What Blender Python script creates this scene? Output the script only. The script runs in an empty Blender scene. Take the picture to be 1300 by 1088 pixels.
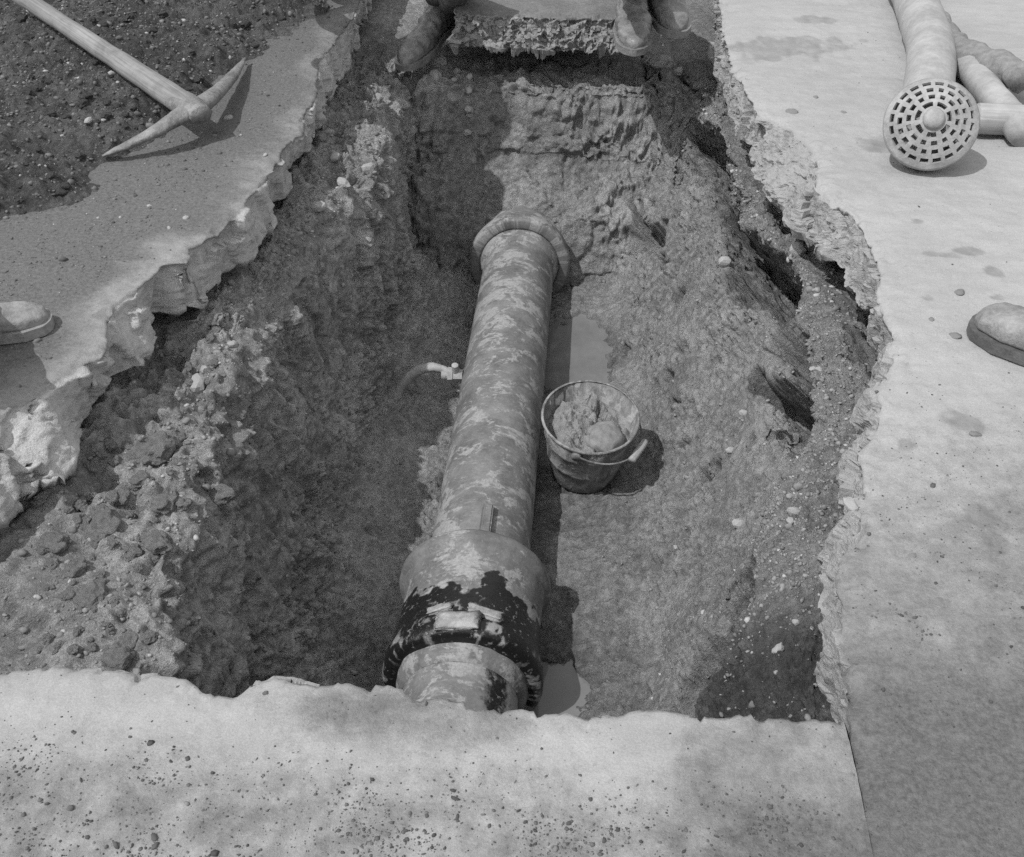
import bpy, bmesh, math, random
import numpy as np
from mathutils import Vector, Matrix
from mathutils.bvhtree import BVHTree

random.seed(7)
RNG = np.random.default_rng(7)
SC = bpy.context.scene
COL = SC.collection

# ------------------------------------------------------------------ camera
F_PX, CX, CY, CAM_H = 1350.0, 650.0, 544.0, 1.215
PITCH = math.atan(1051 / F_PX)
YAW = math.atan(124 * math.cos(PITCH) / F_PX)
FWD = np.array([-math.sin(YAW) * math.cos(PITCH), math.cos(YAW) * math.cos(PITCH), -math.sin(PITCH)])
RIGHT = np.array([math.cos(YAW), math.sin(YAW), 0.0])
UP = np.cross(RIGHT, FWD)
CAM = np.array([0.0, 0.0, CAM_H])
cam_data = bpy.data.cameras.new('camera')
cam_data.sensor_width = 36.0
cam_data.lens = F_PX / 1300 * 36.0
cam_data.clip_start = 0.05
cam_data.clip_end = 500
cam = bpy.data.objects.new('camera', cam_data)
COL.objects.link(cam)
cam.location = CAM
cam.rotation_euler = (math.pi / 2 - PITCH, 0, YAW)
SC.camera = cam

# ------------------------------------------------------------------ light
SUN_TRAVEL = Vector((0.42, 0.34, -0.845)).normalized()
EXPOSURE = 0.02
SKY_STRENGTH = 0.15
SUN_STRENGTH = 3.0
world = bpy.data.worlds.new('World')
SC.world = world
world.use_nodes = True
wn = world.node_tree.nodes
wl = world.node_tree.links
bg = wn['Background']
sky = wn.new('ShaderNodeTexSky')
sky.sky_type = 'NISHITA'
sky.sun_disc = False
tos = -SUN_TRAVEL
sky.sun_elevation = math.asin(tos.z)
sky.sun_rotation = math.atan2(tos.x, tos.y)
sky.air_density = 5.0
sky.dust_density = 1.0          # milky spring noon
sky.ozone_density = 0.0
bw = wn.new('ShaderNodeRGBToBW')            # a black and white plate: neutral daylight
wl.new(sky.outputs[0], bw.inputs[0])
wl.new(bw.outputs[0], bg.inputs[0])
bg.inputs[1].default_value = SKY_STRENGTH
sun_d = bpy.data.lights.new('sun', 'SUN')
sun_d.energy = SUN_STRENGTH
sun_d.angle = math.radians(0.55)
sun_o = bpy.data.objects.new('sun', sun_d)
COL.objects.link(sun_o)
sun_o.rotation_euler = SUN_TRAVEL.to_track_quat('-Z', 'Y').to_euler()
SC.view_settings.view_transform = 'Standard'
SC.view_settings.look = 'None'
SC.view_settings.gamma = 1
SC.view_settings.use_curve_mapping = False
SC.view_settings.exposure = EXPOSURE
SC.cycles.use_denoising = False          # keep the fine grain of the soil


def at(px, py, z=0.0):
    """point of the plane at height z seen at this place of the photograph"""
    d = FWD + RIGHT * (px - CX) / F_PX - UP * (py - CY) / F_PX
    return CAM + d * ((z - CAM_H) / d[2])


def line(pts, z):
    return np.array([at(x, y, z) for x, y in pts])


# ------------------------------------------------------------------ noise
_perm = RNG.permutation(4096).astype(np.int32)
_g = RNG.normal(size=(4096, 3)).astype(np.float32)
_g /= np.linalg.norm(_g, axis=1)[:, None]
_j = RNG.random((4096, 3)).astype(np.float32)


def _hash(i, j, k):
    return _perm[(_perm[(_perm[i & 4095] + j) & 4095] + k) & 4095]


def perlin(p):
    p = p.astype(np.float32)
    i = np.floor(p).astype(np.int32)
    f = p - i
    w = f * f * f * (f * (f * 6 - 15) + 10)
    out = np.zeros(len(p), np.float32)
    for a in (0, 1):
        wx = w[:, 0] if a else 1 - w[:, 0]
        for b in (0, 1):
            wy = w[:, 1] if b else 1 - w[:, 1]
            for c in (0, 1):
                wz = w[:, 2] if c else 1 - w[:, 2]
                g = _g[_hash(i[:, 0] + a, i[:, 1] + b, i[:, 2] + c)]
                d = g[:, 0] * (f[:, 0] - a) + g[:, 1] * (f[:, 1] - b) + g[:, 2] * (f[:, 2] - c)
                out += wx * wy * wz * d
    return out * 1.5


def fbm(p, octv=4, gain=0.5):
    s = np.zeros(len(p), np.float32)
    a = 1.0
    q = p.copy()
    for o in range(octv):
        s += a * perlin(q)
        q = q * 2.03 + 17.3
        a *= gain
    return s


def ridged(p, octv=3, gain=0.5):
    s = np.zeros(len(p), np.float32)
    a = 1.0
    q = p.copy()
    for o in range(octv):
        s += a * (1 - np.abs(perlin(q)) * 2)
        q = q * 2.1 + 9.1
        a *= gain
    return s


def worley(p):
    """distance to the nearest and second nearest feature point"""
    p = p.astype(np.float32)
    i = np.floor(p).astype(np.int32)
    f = p - i
    d1 = np.full(len(p), 9, np.float32)
    d2 = np.full(len(p), 9, np.float32)
    for a in (-1, 0, 1):
        for b in (-1, 0, 1):
            for c in (-1, 0, 1):
                o = _j[_hash(i[:, 0] + a, i[:, 1] + b, i[:, 2] + c)]
                d = (o[:, 0] + a - f[:, 0]) ** 2 + (o[:, 1] + b - f[:, 1]) ** 2 + (o[:, 2] + c - f[:, 2]) ** 2
                near = d < d1
                d2 = np.where(near, d1, np.minimum(d2, d))
                d1 = np.where(near, d, d1)
    return np.sqrt(d1), np.sqrt(d2)


def facets(p):
    """broken planes: each cell is a tilted flat face; returns height in about -1..1 and the cell's random number"""
    p = p.astype(np.float32)
    i = np.floor(p).astype(np.int32)
    f = p - i
    d1 = np.full(len(p), 9, np.float32)
    val = np.zeros(len(p), np.float32); rid = np.zeros(len(p), np.float32)
    for a in (-1, 0, 1):
        for b in (-1, 0, 1):
            for c in (-1, 0, 1):
                h = _hash(i[:, 0] + a, i[:, 1] + b, i[:, 2] + c)
                o = _j[h]
                vx, vy, vz = f[:, 0] - o[:, 0] - a, f[:, 1] - o[:, 1] - b, f[:, 2] - o[:, 2] - c
                d = vx * vx + vy * vy + vz * vz
                g = _g[h]; r = _j[(h + 77) & 4095, 0]
                v = (r - 0.5) + 0.9 * (g[:, 0] * vx + g[:, 1] * vy + g[:, 2] * vz)
                near = d < d1
                d1 = np.where(near, d, d1); val = np.where(near, v, val); rid = np.where(near, r, rid)
    return val, rid


def sstep(a, b, x):
    t = np.clip((x - a) / (b - a), 0, 1)
    return t * t * (3 - 2 * t)


# ------------------------------------------------------------------ scene helpers
def tag(o, label=None, cat=None, group=None, kind=None):
    if label: o['label'] = label
    if cat: o['category'] = cat
    if group: o['group'] = group
    if kind: o['kind'] = kind
    return o


def link_mesh(name, me, mat=None, parent=None, smooth=True):
    o = bpy.data.objects.new(name, me)
    COL.objects.link(o)
    if mat: me.materials.append(mat)
    if parent: o.parent = parent
    if smooth:
        me.polygons.foreach_set('use_smooth', np.ones(len(me.polygons), bool))
    return o


def mesh_arrays(name, verts, quads=None, tris=None):
    me = bpy.data.meshes.new(name)
    verts = np.asarray(verts, np.float32)
    me.vertices.add(len(verts))
    me.vertices.foreach_set('co', verts.ravel())
    fs, tot = [], []
    if quads is not None and len(quads):
        fs.append(np.asarray(quads, np.int32).ravel()); tot.append(np.full(len(quads), 4, np.int32))
    if tris is not None and len(tris):
        fs.append(np.asarray(tris, np.int32).ravel()); tot.append(np.full(len(tris), 3, np.int32))
    idx = np.concatenate(fs); tot = np.concatenate(tot)
    me.loops.add(len(idx)); me.loops.foreach_set('vertex_index', idx)
    me.polygons.add(len(tot))
    st = np.concatenate([[0], np.cumsum(tot)[:-1]]).astype(np.int32)
    me.polygons.foreach_set('loop_start', st)
    me.polygons.foreach_set('loop_total', tot)
    me.update(calc_edges=True)
    return me


def set_attr(me, name, vals):
    a = me.attributes.new(name, 'FLOAT', 'POINT')
    a.data.foreach_set('value', np.asarray(vals, np.float32))


def set_vec(me, name, vals):
    a = me.attributes.new(name, 'FLOAT_VECTOR', 'POINT')
    a.data.foreach_set('vector', np.asarray(vals, np.float32).ravel())


def grid_quads(nr, nc, wrap=False):
    r = np.arange(nr - 1)[:, None]
    c = np.arange(nc if wrap else nc - 1)[None, :]
    c2 = (c + 1) % nc
    return np.stack([r * nc + c, r * nc + c2, (r + 1) * nc + c2, (r + 1) * nc + c], -1).reshape(-1, 4)


def grid_normals(P):
    du = np.gradient(P, axis=1)
    dv = np.gradient(P, axis=0)
    n = np.cross(du, dv)
    n /= np.linalg.norm(n, axis=2)[..., None] + 1e-9
    return n


def bm_obj(name, bm, mat, parent=None, smooth=True):
    me = bpy.data.meshes.new(name)
    bm.normal_update()
    bm.to_mesh(me); bm.free()
    return link_mesh(name, me, mat, parent, smooth)


def empty(name, loc=(0, 0, 0), rot=(0, 0, 0)):
    o = bpy.data.objects.new(name, None)
    o.location = loc
    o.rotation_euler = rot
    o.empty_display_size = 0.05
    COL.objects.link(o)
    return o


def lathe(name, prof, n, mat, parent=None, axis='Z', noise=0.0, freq=20, capa=False, capb=False):
    """turned shape; prof = [(s, r)...] along the axis"""
    prof = np.array(prof, float)
    a = np.linspace(-np.pi, np.pi, n, endpoint=False)
    R = prof[:, 1][:, None] * np.ones(n)[None]
    S = prof[:, 0][:, None] * np.ones(n)[None]
    X, Y = R * np.cos(a)[None], R * np.sin(a)[None]
    if axis == 'Z':
        V = np.stack([X, Y, S], -1)
    else:                                     # axis Y, angle 0 on top
        V = np.stack([R * np.sin(a)[None], S, R * np.cos(a)[None]], -1)
    if noise:
        nv = fbm(V.reshape(-1, 3) * freq, 3).reshape(R.shape) * noise
        k = 1 + nv / np.maximum(R, 1e-4)
        if axis == 'Z':
            V[..., 0] *= k; V[..., 1] *= k
        else:
            V[..., 0] *= k; V[..., 2] *= k
    q = grid_quads(len(prof), n, True)
    if axis == 'Z':
        q = q
    else:
        q = q[:, ::-1] * 1
        q = q[:, ::-1]
    me = mesh_arrays(name, V.reshape(-1, 3), q)
    uvw = np.stack([a[None] * R.max() + 0 * S, S, 0 * S], -1)
    set_vec(me, 'wrap', uvw.reshape(-1, 3))
    bm = bmesh.new(); bm.from_mesh(me)
    bm.verts.ensure_lookup_table()
    if capa: bm.faces.new([bm.verts[i] for i in range(n)][::-1])
    if capb: bm.faces.new([bm.verts[(len(prof) - 1) * n + i] for i in range(n)])
    bmesh.ops.recalc_face_normals(bm, faces=bm.faces)
    bm.to_mesh(me); bm.free()
    return link_mesh(name, me, mat, parent)


def tube(name, pts, radii, mat, parent=None, n=14, noise=0.0, freq=30, flat=1.0, steps=8, caps=True):
    """round bar swept along a smooth path"""
    pts = np.array(pts, float); radii = np.atleast_1d(np.array(radii, float))
    if len(radii) == 1: radii = np.repeat(radii, len(pts))
    t = np.arange(len(pts)); tt = np.linspace(0, len(pts) - 1, (len(pts) - 1) * steps + 1)
    def cr(arr):
        out = []
        for u in tt:
            i = min(int(u), len(pts) - 2); f = u - i
            p0 = arr[max(i - 1, 0)]; p1 = arr[i]; p2 = arr[i + 1]; p3 = arr[min(i + 2, len(pts) - 1)]
            out.append(0.5 * (2 * p1 + (p2 - p0) * f + (2 * p0 - 5 * p1 + 4 * p2 - p3) * f * f + (3 * p1 - p0 - 3 * p2 + p3) * f ** 3))
        return np.array(out)
    P = cr(pts); R = cr(radii)
    T = np.gradient(P, axis=0); T /= np.linalg.norm(T, axis=1)[:, None]
    up = np.array([0, 0, 1.0])
    V = []
    for p, tv, r in zip(P, T, R):
        s = np.cross(tv, up)
        if np.linalg.norm(s) < 1e-3: s = np.array([1.0, 0, 0])
        s /= np.linalg.norm(s); u = np.cross(s, tv)
        a = np.linspace(0, 2 * np.pi, n, endpoint=False)
        V.append(p + r * (np.cos(a)[:, None] * s + flat * np.sin(a)[:, None] * u))
    V = np.array(V)
    if noise:
        c = P[:, None, :]
        d = V - c
        nv = fbm(V.reshape(-1, 3) * freq, 3).reshape(V.shape[:2]) * noise
        V = V + d / (np.linalg.norm(d, axis=2)[..., None] + 1e-6) * nv[..., None]
    me = mesh_arrays(name, V.reshape(-1, 3), grid_quads(len(P), n, True))
    ln = np.concatenate([[0], np.cumsum(np.linalg.norm(np.diff(P, axis=0), axis=1))])
    a = np.linspace(0, 1, n, endpoint=False)
    set_vec(me, 'wrap', np.stack([a[None] * 0.3 + 0 * ln[:, None], ln[:, None] + 0 * a[None], 0 * ln[:, None] + 0 * a[None]], -1).reshape(-1, 3))
    bm = bmesh.new(); bm.from_mesh(me); bm.verts.ensure_lookup_table()
    if caps:
        bm.faces.new([bm.verts[i] for i in range(n)])
        bm.faces.new([bm.verts[(len(P) - 1) * n + i] for i in range(n)][::-1])
    bmesh.ops.recalc_face_normals(bm, faces=bm.faces)
    bm.to_mesh(me); bm.free()
    return link_mesh(name, me, mat, parent)


def join_bm(bm, me, M=None):
    b2 = bmesh.new(); b2.from_mesh(me)
    if M is not None: b2.transform(M)
    tmp = bpy.data.meshes.new('tmp'); b2.to_mesh(tmp); b2.free()
    bm.from_mesh(tmp); bpy.data.meshes.remove(tmp)


# ------------------------------------------------------------------ materials
class Mat:
    def __init__(s, name, rough=0.9, spec=0.3):
        s.m = bpy.data.materials.new(name); s.m.use_nodes = True
        s.nt = s.m.node_tree; s.b = s.nt.nodes['Principled BSDF']
        s.b.inputs['Roughness'].default_value = rough
        s.b.inputs['Specular IOR Level'].default_value = spec
        s.pos = s.nt.nodes.new('ShaderNodeTexCoord').outputs['Object']

    def n(s, t, **kw):
        nd = s.nt.nodes.new(t)
        for k, v in kw.items():
            if k in nd.inputs: s.put(nd.inputs[k], v)
            else: setattr(nd, k, v)
        return nd

    def put(s, sock, v):
        if hasattr(v, 'is_output'): s.nt.links.new(v, sock)
        else: sock.default_value = v

    def attr(s, name, vec=False):
        nd = s.n('ShaderNodeAttribute'); nd.attribute_name = name
        return nd.outputs['Vector' if vec else 'Fac']

    def mapv(s, vec, scale, rot=(0, 0, 0)):
        nd = s.n('ShaderNodeMapping'); s.put(nd.inputs['Vector'], vec)
        nd.inputs['Scale'].default_value = scale; nd.inputs['Rotation'].default_value = rot
        return nd.outputs[0]

    def noise(s, scale, detail=6, rough=0.6, vec=None, dist=0.0):
        nd = s.n('ShaderNodeTexNoise'); s.put(nd.inputs['Vector'], vec if vec is not None else s.pos)
        nd.inputs['Scale'].default_value = scale; nd.inputs['Detail'].default_value = detail
        nd.inputs['Roughness'].default_value = rough; nd.inputs['Distortion'].default_value = dist
        return nd.outputs['Fac']

    def voro(s, scale, feat='F1', vec=None, out='Distance', rand=1.0):
        nd = s.n('ShaderNodeTexVoronoi'); nd.feature = feat
        s.put(nd.inputs['Vector'], vec if vec is not None else s.pos)
        nd.inputs['Scale'].default_value = scale; nd.inputs['Randomness'].default_value = rand
        return nd.outputs[out]

    def ramp(s, fac, a, b, va=0.0, vb=1.0):
        nd = s.n('ShaderNodeMapRange'); nd.interpolation_type = 'SMOOTHSTEP'
        s.put(nd.inputs[0], fac)
        for i, v in zip((1, 2, 3, 4), (a, b, va, vb)): s.put(nd.inputs[i], v)
        return nd.outputs[0]

    def math(s, op, a, b=0.0, c=0.0):
        nd = s.n('ShaderNodeMath'); nd.operation = op
        for i, v in enumerate((a, b, c)): s.put(nd.inputs[i], v)
        return nd.outputs[0]

    def mix(s, fac, a, b):
        nd = s.n('ShaderNodeMix'); nd.data_type = 'FLOAT'
        s.put(nd.inputs[0], fac); s.put(nd.inputs[2], a); s.put(nd.inputs[3], b)
        return nd.outputs[0]

    def color(s, val):
        s.put(s.b.inputs['Base Color'], val if hasattr(val, 'is_output') else (val, val, val, 1))

    def bump(s, h, strength=0.5, dist=0.01):
        nd = s.n('ShaderNodeBump'); s.put(nd.inputs['Height'], h)
        nd.inputs['Strength'].default_value = strength; nd.inputs['Distance'].default_value = dist
        s.nt.links.new(nd.outputs[0], s.b.inputs['Normal'])


def earth_mat(name, lo, hi, flecks=0.3, bump=0.9, use_attr=True, fs=120.0, rough=0.92):
    m = Mat(name, rough, 0.25)
    big = m.ramp(m.noise(3.0, 5), 0.3, 0.7)
    mid = m.ramp(m.noise(38, 8, 0.72), 0.25, 0.75)
    fine = m.ramp(m.noise(230, 4, 0.7), 0.25, 0.75)
    v = m.math('ADD', m.math('MULTIPLY', big, 0.25), m.math('ADD', m.math('MULTIPLY', mid, 0.45), m.math('MULTIPLY', fine, 0.3)))
    base = m.mix(m.ramp(v, 0.27, 0.73), lo, hi)
    base = m.math('MULTIPLY', base, m.ramp(m.noise(60, 6, 0.7), 0.3, 0.62, 0.82, 1.10))
    if use_attr:
        base = m.math('MULTIPLY', base, m.attr('tone'))
    vd = m.voro(fs, 'F1')
    sel = m.n('ShaderNodeSeparateColor'); m.put(sel.inputs[0], m.voro(fs, 'F1', out='Color'))
    pick = m.math('MULTIPLY', m.math('GREATER_THAN', sel.outputs[0], 0.86), m.math('LESS_THAN', vd, m.math('MULTIPLY', sel.outputs[1], 0.42)))
    if use_attr: pick = m.math('MULTIPLY', pick, m.attr('fleck'))
    base = m.mix(m.math('MULTIPLY', pick, 0.8), base, flecks)
    m.color(base)
    h = m.math('ADD', m.math('MULTIPLY', m.noise(70, 8, 0.75), 1.0), m.math('MULTIPLY', m.noise(320, 4, 0.7), 0.35))
    h = m.math('ADD', h, m.math('MULTIPLY', pick, 0.12))
    m.bump(h, bump, 0.022)
    return m.m


M_EARTH = earth_mat('clay_soil', 0.19, 0.36, 0.46)
M_HEAP = earth_mat('loose_dark_soil', 0.060, 0.135, 0.34, 1.0)
M_CLOD = earth_mat('clod_soil', 0.20, 0.38, 0.45, 0.8, use_attr=False)


def slab_mat():
    m = Mat('pavement_concrete', 0.85, 0.3)
    vx = m.mapv(m.pos, (1.0, 2.2, 1.0))
    g = m.ramp(m.noise(9, 7, 0.65, vx), 0.25, 0.75)
    big = m.ramp(m.noise(2.2, 4), 0.3, 0.7)
    fine = m.ramp(m.noise(160, 5, 0.7), 0.2, 0.8)
    v = m.math('ADD', m.math('MULTIPLY', g, 0.4), m.math('ADD', m.math('MULTIPLY', big, 0.3), m.math('MULTIPLY', fine, 0.3)))
    stone = m.mix(v, 0.265, 0.40)
    speck = m.ramp(m.noise(75, 3, 0.5), 0.64, 0.72)
    stone = m.mix(m.math('MULTIPLY', speck, 0.35), stone, 0.20)
    pit = m.ramp(m.noise(1.0, 4, 0.6, m.mapv(m.pos, (34, 110, 60))), 0.66, 0.72)
    stone = m.mix(m.math('MULTIPLY', pit, 0.35), stone, 0.16)
    grit = m.ramp(m.noise(420, 3, 0.7), 0.3, 0.7, 0.88, 1.12)
    stone = m.math('MULTIPLY', stone, grit)
    stone = m.math('MULTIPLY', stone, m.attr('tone'))
    stone = m.mix(m.attr('wet'), stone, 0.155)
    dn = m.ramp(m.math('ADD', m.attr('dirt'), m.math('MULTIPLY', m.math('SUBTRACT', m.noise(30, 10, 0.8), 0.5), 0.9)), 0.12, 0.95)
    soil = m.mix(m.ramp(m.noise(110, 8, 0.8), 0.25, 0.75), 0.075, 0.19)
    m.color(m.mix(dn, stone, soil))
    h = m.math('ADD', m.noise(45, 9, 0.72), m.math('MULTIPLY', m.noise(260, 3, 0.7), 0.2))
    h = m.math('MULTIPLY', h, m.math('ADD', 0.35, m.math('ADD', m.math('MULTIPLY', dn, 0.8), m.math('MULTIPLY', m.attr('side'), 0.9))))
    m.bump(h, 0.8, 0.008)
    return m.m


M_SLAB = slab_mat()


def pipe_mat():
    m = Mat('coated_iron', 0.55, 0.4)
    w = m.attr('wrap', True)
    a = m.noise(1.0, 10, 0.70, m.mapv(w, (10, 13, 1), (0, 0, 0.5)), 0.7)
    st = m.noise(1.0, 6, 0.65, m.mapv(w, (15, 120, 1), (0, 0, 0.75)), 0.5)
    blot = m.noise(1.0, 10, 0.72, m.mapv(w, (44, 48, 1), (0, 0, 0.2)), 0.5)
    shift = m.math('MULTIPLY', m.math('SUBTRACT', m.noise(1.0, 3, 0.5, m.mapv(w, (3.5, 2.2, 1), (0, 0, 0.3))), 0.5), 0.30)
    p = m.ramp(m.math('ADD', m.math('ADD', m.math('MULTIPLY', a, 0.62), m.math('MULTIPLY', blot, 0.26)), m.math('MULTIPLY', st, 0.12)), m.math('SUBTRACT', 0.49, shift), m.math('SUBTRACT', 0.545, shift))
    sthr = m.ramp(m.noise(1.0, 3, 0.5, m.mapv(w, (5, 4, 1), (0, 0, 1))), 0.35, 0.65)
    st2 = m.math('MULTIPLY', m.ramp(m.noise(1.0, 7, 0.65, m.mapv(w, (20, 95, 1), (0, 0, -0.6)), 0.6), 0.54, 0.64), sthr)
    p = m.math('MAXIMUM', p, m.math('MULTIPLY', st2, 0.6))
    fine = m.noise(140, 6, 0.7)
    film = m.math('MULTIPLY', m.ramp(m.noise(1.0, 8, 0.7, m.mapv(w, (7, 9, 1), (0, 0, 0.9))), 0.42, 0.66), 0.45)
    speck = m.math('MULTIPLY', m.ramp(m.noise(150, 5, 0.7), 0.58, 0.66), 0.5)
    p = m.math('MAXIMUM', m.math('MAXIMUM', p, film), speck)
    coat = m.mix(m.ramp(m.noise(1.0, 6, 0.6, m.mapv(w, (14, 10, 1))), 0.3, 0.7), 0.105, 0.165)
    coat = m.math('MULTIPLY', coat, m.ramp(m.noise(90, 8, 0.75), 0.2, 0.8, 0.8, 1.2))
    mud = m.mix(m.ramp(fine, 0.3, 0.7), 0.235, 0.36)
    base = m.mix(p, coat, mud)
    tn = m.ramp(m.math('ADD', m.attr('tar'), m.math('MULTIPLY', m.math('SUBTRACT', m.noise(34, 10, 0.78), 0.5), 1.5)), 0.30, 0.66)
    tarc = m.mix(m.ramp(m.noise(55, 6, 0.7), 0.58, 0.66), 0.012, 0.22)
    m.color(m.mix(tn, base, tarc))
    m.put(m.b.inputs['Roughness'], m.mix(tn, 0.62, 0.33))
    h = m.math('ADD', m.math('MULTIPLY', p, 0.25), m.math('MULTIPLY', m.noise(60, 8, 0.7), 0.6))
    m.bump(h, 0.45, 0.005)
    return m.m


def simple_mat(name, lo, hi, scale=20, rough=0.6, spec=0.4, bump=0.3, dist=0.004, stretch=(1, 1, 1)):
    m = Mat(name, rough, spec)
    v = m.mapv(m.pos, stretch)
    n1 = m.ramp(m.noise(scale, 7, 0.65, v), 0.3, 0.7)
    n2 = m.ramp(m.noise(scale * 6, 4, 0.7, v), 0.3, 0.7)
    m.color(m.mix(m.math('ADD', m.math('MULTIPLY', n1, 0.65), m.math('MULTIPLY', n2, 0.35)), lo, hi))
    m.bump(m.math('ADD', m.noise(scale * 2, 7, 0.7, v), m.math('MULTIPLY', n2, 0.2)), bump, dist)
    return m.m


M_PIPE = pipe_mat()
M_LEAD = simple_mat('lead', 0.20, 0.46, 22, 0.6, 0.4, 0.7)
M_STONE = simple_mat('pale_stone', 0.24, 0.44, 30, 0.8, 0.3, 0.4)
M_MUDSTONE = simple_mat('muddy_stone', 0.15, 0.28, 40, 0.9, 0.2, 0.5)
M_WOOD = simple_mat('worn_wood', 0.19, 0.30, 18, 0.7, 0.3, 0.4, 0.004, (1, 1, 1))
def grain_mat(name, lo, hi, rough=0.65):
    m = Mat(name, rough, 0.3)
    w = m.attr('wrap', True)
    g = m.noise(1.0, 6, 0.6, m.mapv(w, (110, 5, 1)), 1.0)
    sm = m.noise(9, 6, 0.65)
    v = m.math('ADD', m.math('MULTIPLY', m.ramp(g, 0.3, 0.7), 0.55), m.math('MULTIPLY', m.ramp(sm, 0.32, 0.68), 0.45))
    m.color(m.mix(v, lo, hi)); m.bump(m.math('ADD', g, m.math('MULTIPLY', m.noise(90, 5, 0.7), 0.4)), 0.4, 0.003)
    return m.m


M_PALEWOOD = simple_mat('pale_wood', 0.34, 0.48, 18, 0.7, 0.3, 0.3)
M_WOOD = grain_mat('worn_ash_handle', 0.12, 0.31)
M_PALEWOOD = grain_mat('pale_pole_wood', 0.24, 0.46)
M_PICK = simple_mat('dusty_steel', 0.09, 0.29, 15, 0.5, 0.5, 0.9, 0.006)
def tin_mat():
    m = Mat('galvanised_muddy', 0.6, 0.4)
    big = m.ramp(m.noise(16, 8, 0.68, m.mapv(m.pos, (1, 1, 0.6)), 0.8), 0.42, 0.58)
    drip = m.ramp(m.noise(1.0, 5, 0.6, m.mapv(m.pos, (60, 60, 9))), 0.45, 0.65)
    base = m.mix(m.ramp(m.noise(40, 6, 0.7), 0.3, 0.7), 0.09, 0.17)
    mud = m.mix(m.ramp(m.noise(90, 6, 0.7), 0.3, 0.7), 0.22, 0.36)
    k_ = m.math('MAXIMUM', m.math('MULTIPLY', big, 0.9), m.math('MULTIPLY', drip, 0.35))
    m.color(m.mix(k_, base, mud)); m.put(m.b.inputs['Roughness'], m.mix(k_, 0.45, 0.9))
    m.bump(m.math('ADD', big, m.noise(70, 7, 0.7)), 0.6, 0.004)
    return m.m


M_TIN = tin_mat()
M_GREYMUD = simple_mat('bucket_mud', 0.20, 0.33, 30, 0.7, 0.4, 0.8, 0.01)
M_CASTWHITE = simple_mat('pale_casting', 0.20, 0.40, 16, 0.6, 0.4, 0.6)
M_HOSE = simple_mat('pale_canvas_hose', 0.25, 0.42, 9, 0.85, 0.2, 0.5)
M_RUBBER = simple_mat('wet_rubber', 0.09, 0.28, 10, 0.32, 0.6, 0.6, 0.008)
M_LEATHER = simple_mat('dusty_leather', 0.12, 0.33, 15, 0.55, 0.4, 0.7, 0.006)
M_SOLE = simple_mat('dark_sole', 0.06, 0.14, 40, 0.8, 0.3, 0.5)
M_CLOTH = simple_mat('dark_cloth', 0.06, 0.11, 60, 0.95, 0.1, 0.5)
M_SKIN = simple_mat('skin', 0.3, 0.36, 40, 0.6, 0.3, 0.1)


def water_mat():
    m = Mat('muddy_water', 0.06, 0.5)
    m.color(m.mix(m.ramp(m.noise(6, 4), 0.3, 0.7), 0.15, 0.20))
    m.bump(m.noise(9, 3), 0.05, 0.01)
    return m.m


M_WATER = water_mat()

# ------------------------------------------------------------------ traced outlines
R_TOP = line([(905, -40), (916, 18), (922, 55), (929, 77), (944, 107), (960, 141), (991, 151), (1026, 176), (1041, 206), (1036, 232), (1056, 254),
              (1085, 272), (1107, 312), (1116, 338), (1115, 368), (1122, 401), (1135, 420), (1133, 457), (1127, 477), (1113, 486), (1124, 508),
              (1120, 541), (1113, 556), (1092, 569), (1093, 607), (1094, 644), (1094, 670), (1092, 688), (1068, 702), (1061, 723), (1069, 746),
              (1071, 781), (1075, 800), (1081, 831), (1086, 842), (1070, 854), (1075, 880), (1079, 905), (1085, 960), (1090, 1300)], 0.0)
R_BOT = line([(903, -40), (911, 22), (909, 85), (920, 114), (922, 143), (934, 151), (936, 173), (957, 195), (957, 221), (971, 243), (997, 261),
              (1001, 287), (1030, 294), (1034, 312), (1060, 331), (1067, 349), (1082, 382), (1096, 397), (1104, 412), (1117, 427), (1125, 460),
              (1107, 490), (1100, 519), (1089, 548), (1083, 567), (1081, 589), (1082, 629), (1079, 670), (1082, 688), (1066, 702), (1056, 720),
              (1052, 746), (1055, 823), (1064, 850), (1070, 900), (1078, 960), (1085, 1300)], -0.13)
L_TOP = line([(470, -30), (447, 22), (425, 50), (404, 77), (401, 121), (386, 147), (384, 165), (358, 187), (346, 217), (320, 243), (305, 265), (283, 287),
              (257, 305), (240, 314), (238, 331), (208, 333), (191, 353), (140, 388), (136, 424), (130, 449), (107, 457), (88, 468), (70, 479),
              (55, 490), (30, 505), (-60, 560)], 0.0)
L_BOT = line([(480, -30), (447, 59), (426, 110), (408, 147), (404, 169), (371, 210), (360, 254), (342, 265), (333, 305), (305, 335), (279, 348),
              (257, 386), (240, 391), (221, 387), (192, 398), (188, 449), (173, 464), (147, 472), (129, 490), (114, 512), (99, 534), (92, 571),
              (79, 615), (55, 625), (20, 648), (-80, 720)], -0.13)
N_TOP = line([(-200, 835), (0, 852), (45, 850), (100, 848), (145, 846), (175, 858), (235, 856), (250, 868), (258, 880), (300, 880), (315, 864), (345, 864),
              (380, 868), (410, 870), (440, 866), (465, 873), (500, 880), (560, 885), (600, 893), (620, 900), (634, 904), (661, 901), (700, 903), (739, 905),
              (776, 907), (807, 902), (841, 899), (850, 898), (865, 903), (890, 909), (915, 911), (954, 904), (992, 905), (1011, 911), (1050, 910),
              (1075, 911), (1200, 915)], 0.0)
F_TOP = line([(380, 40), (560, 40), (600, 38), (640, 42), (668, 42), (700, 47), (730, 46), (765, 44), (800, 40), (860, 36), (930, 35)], 0.0)
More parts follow.
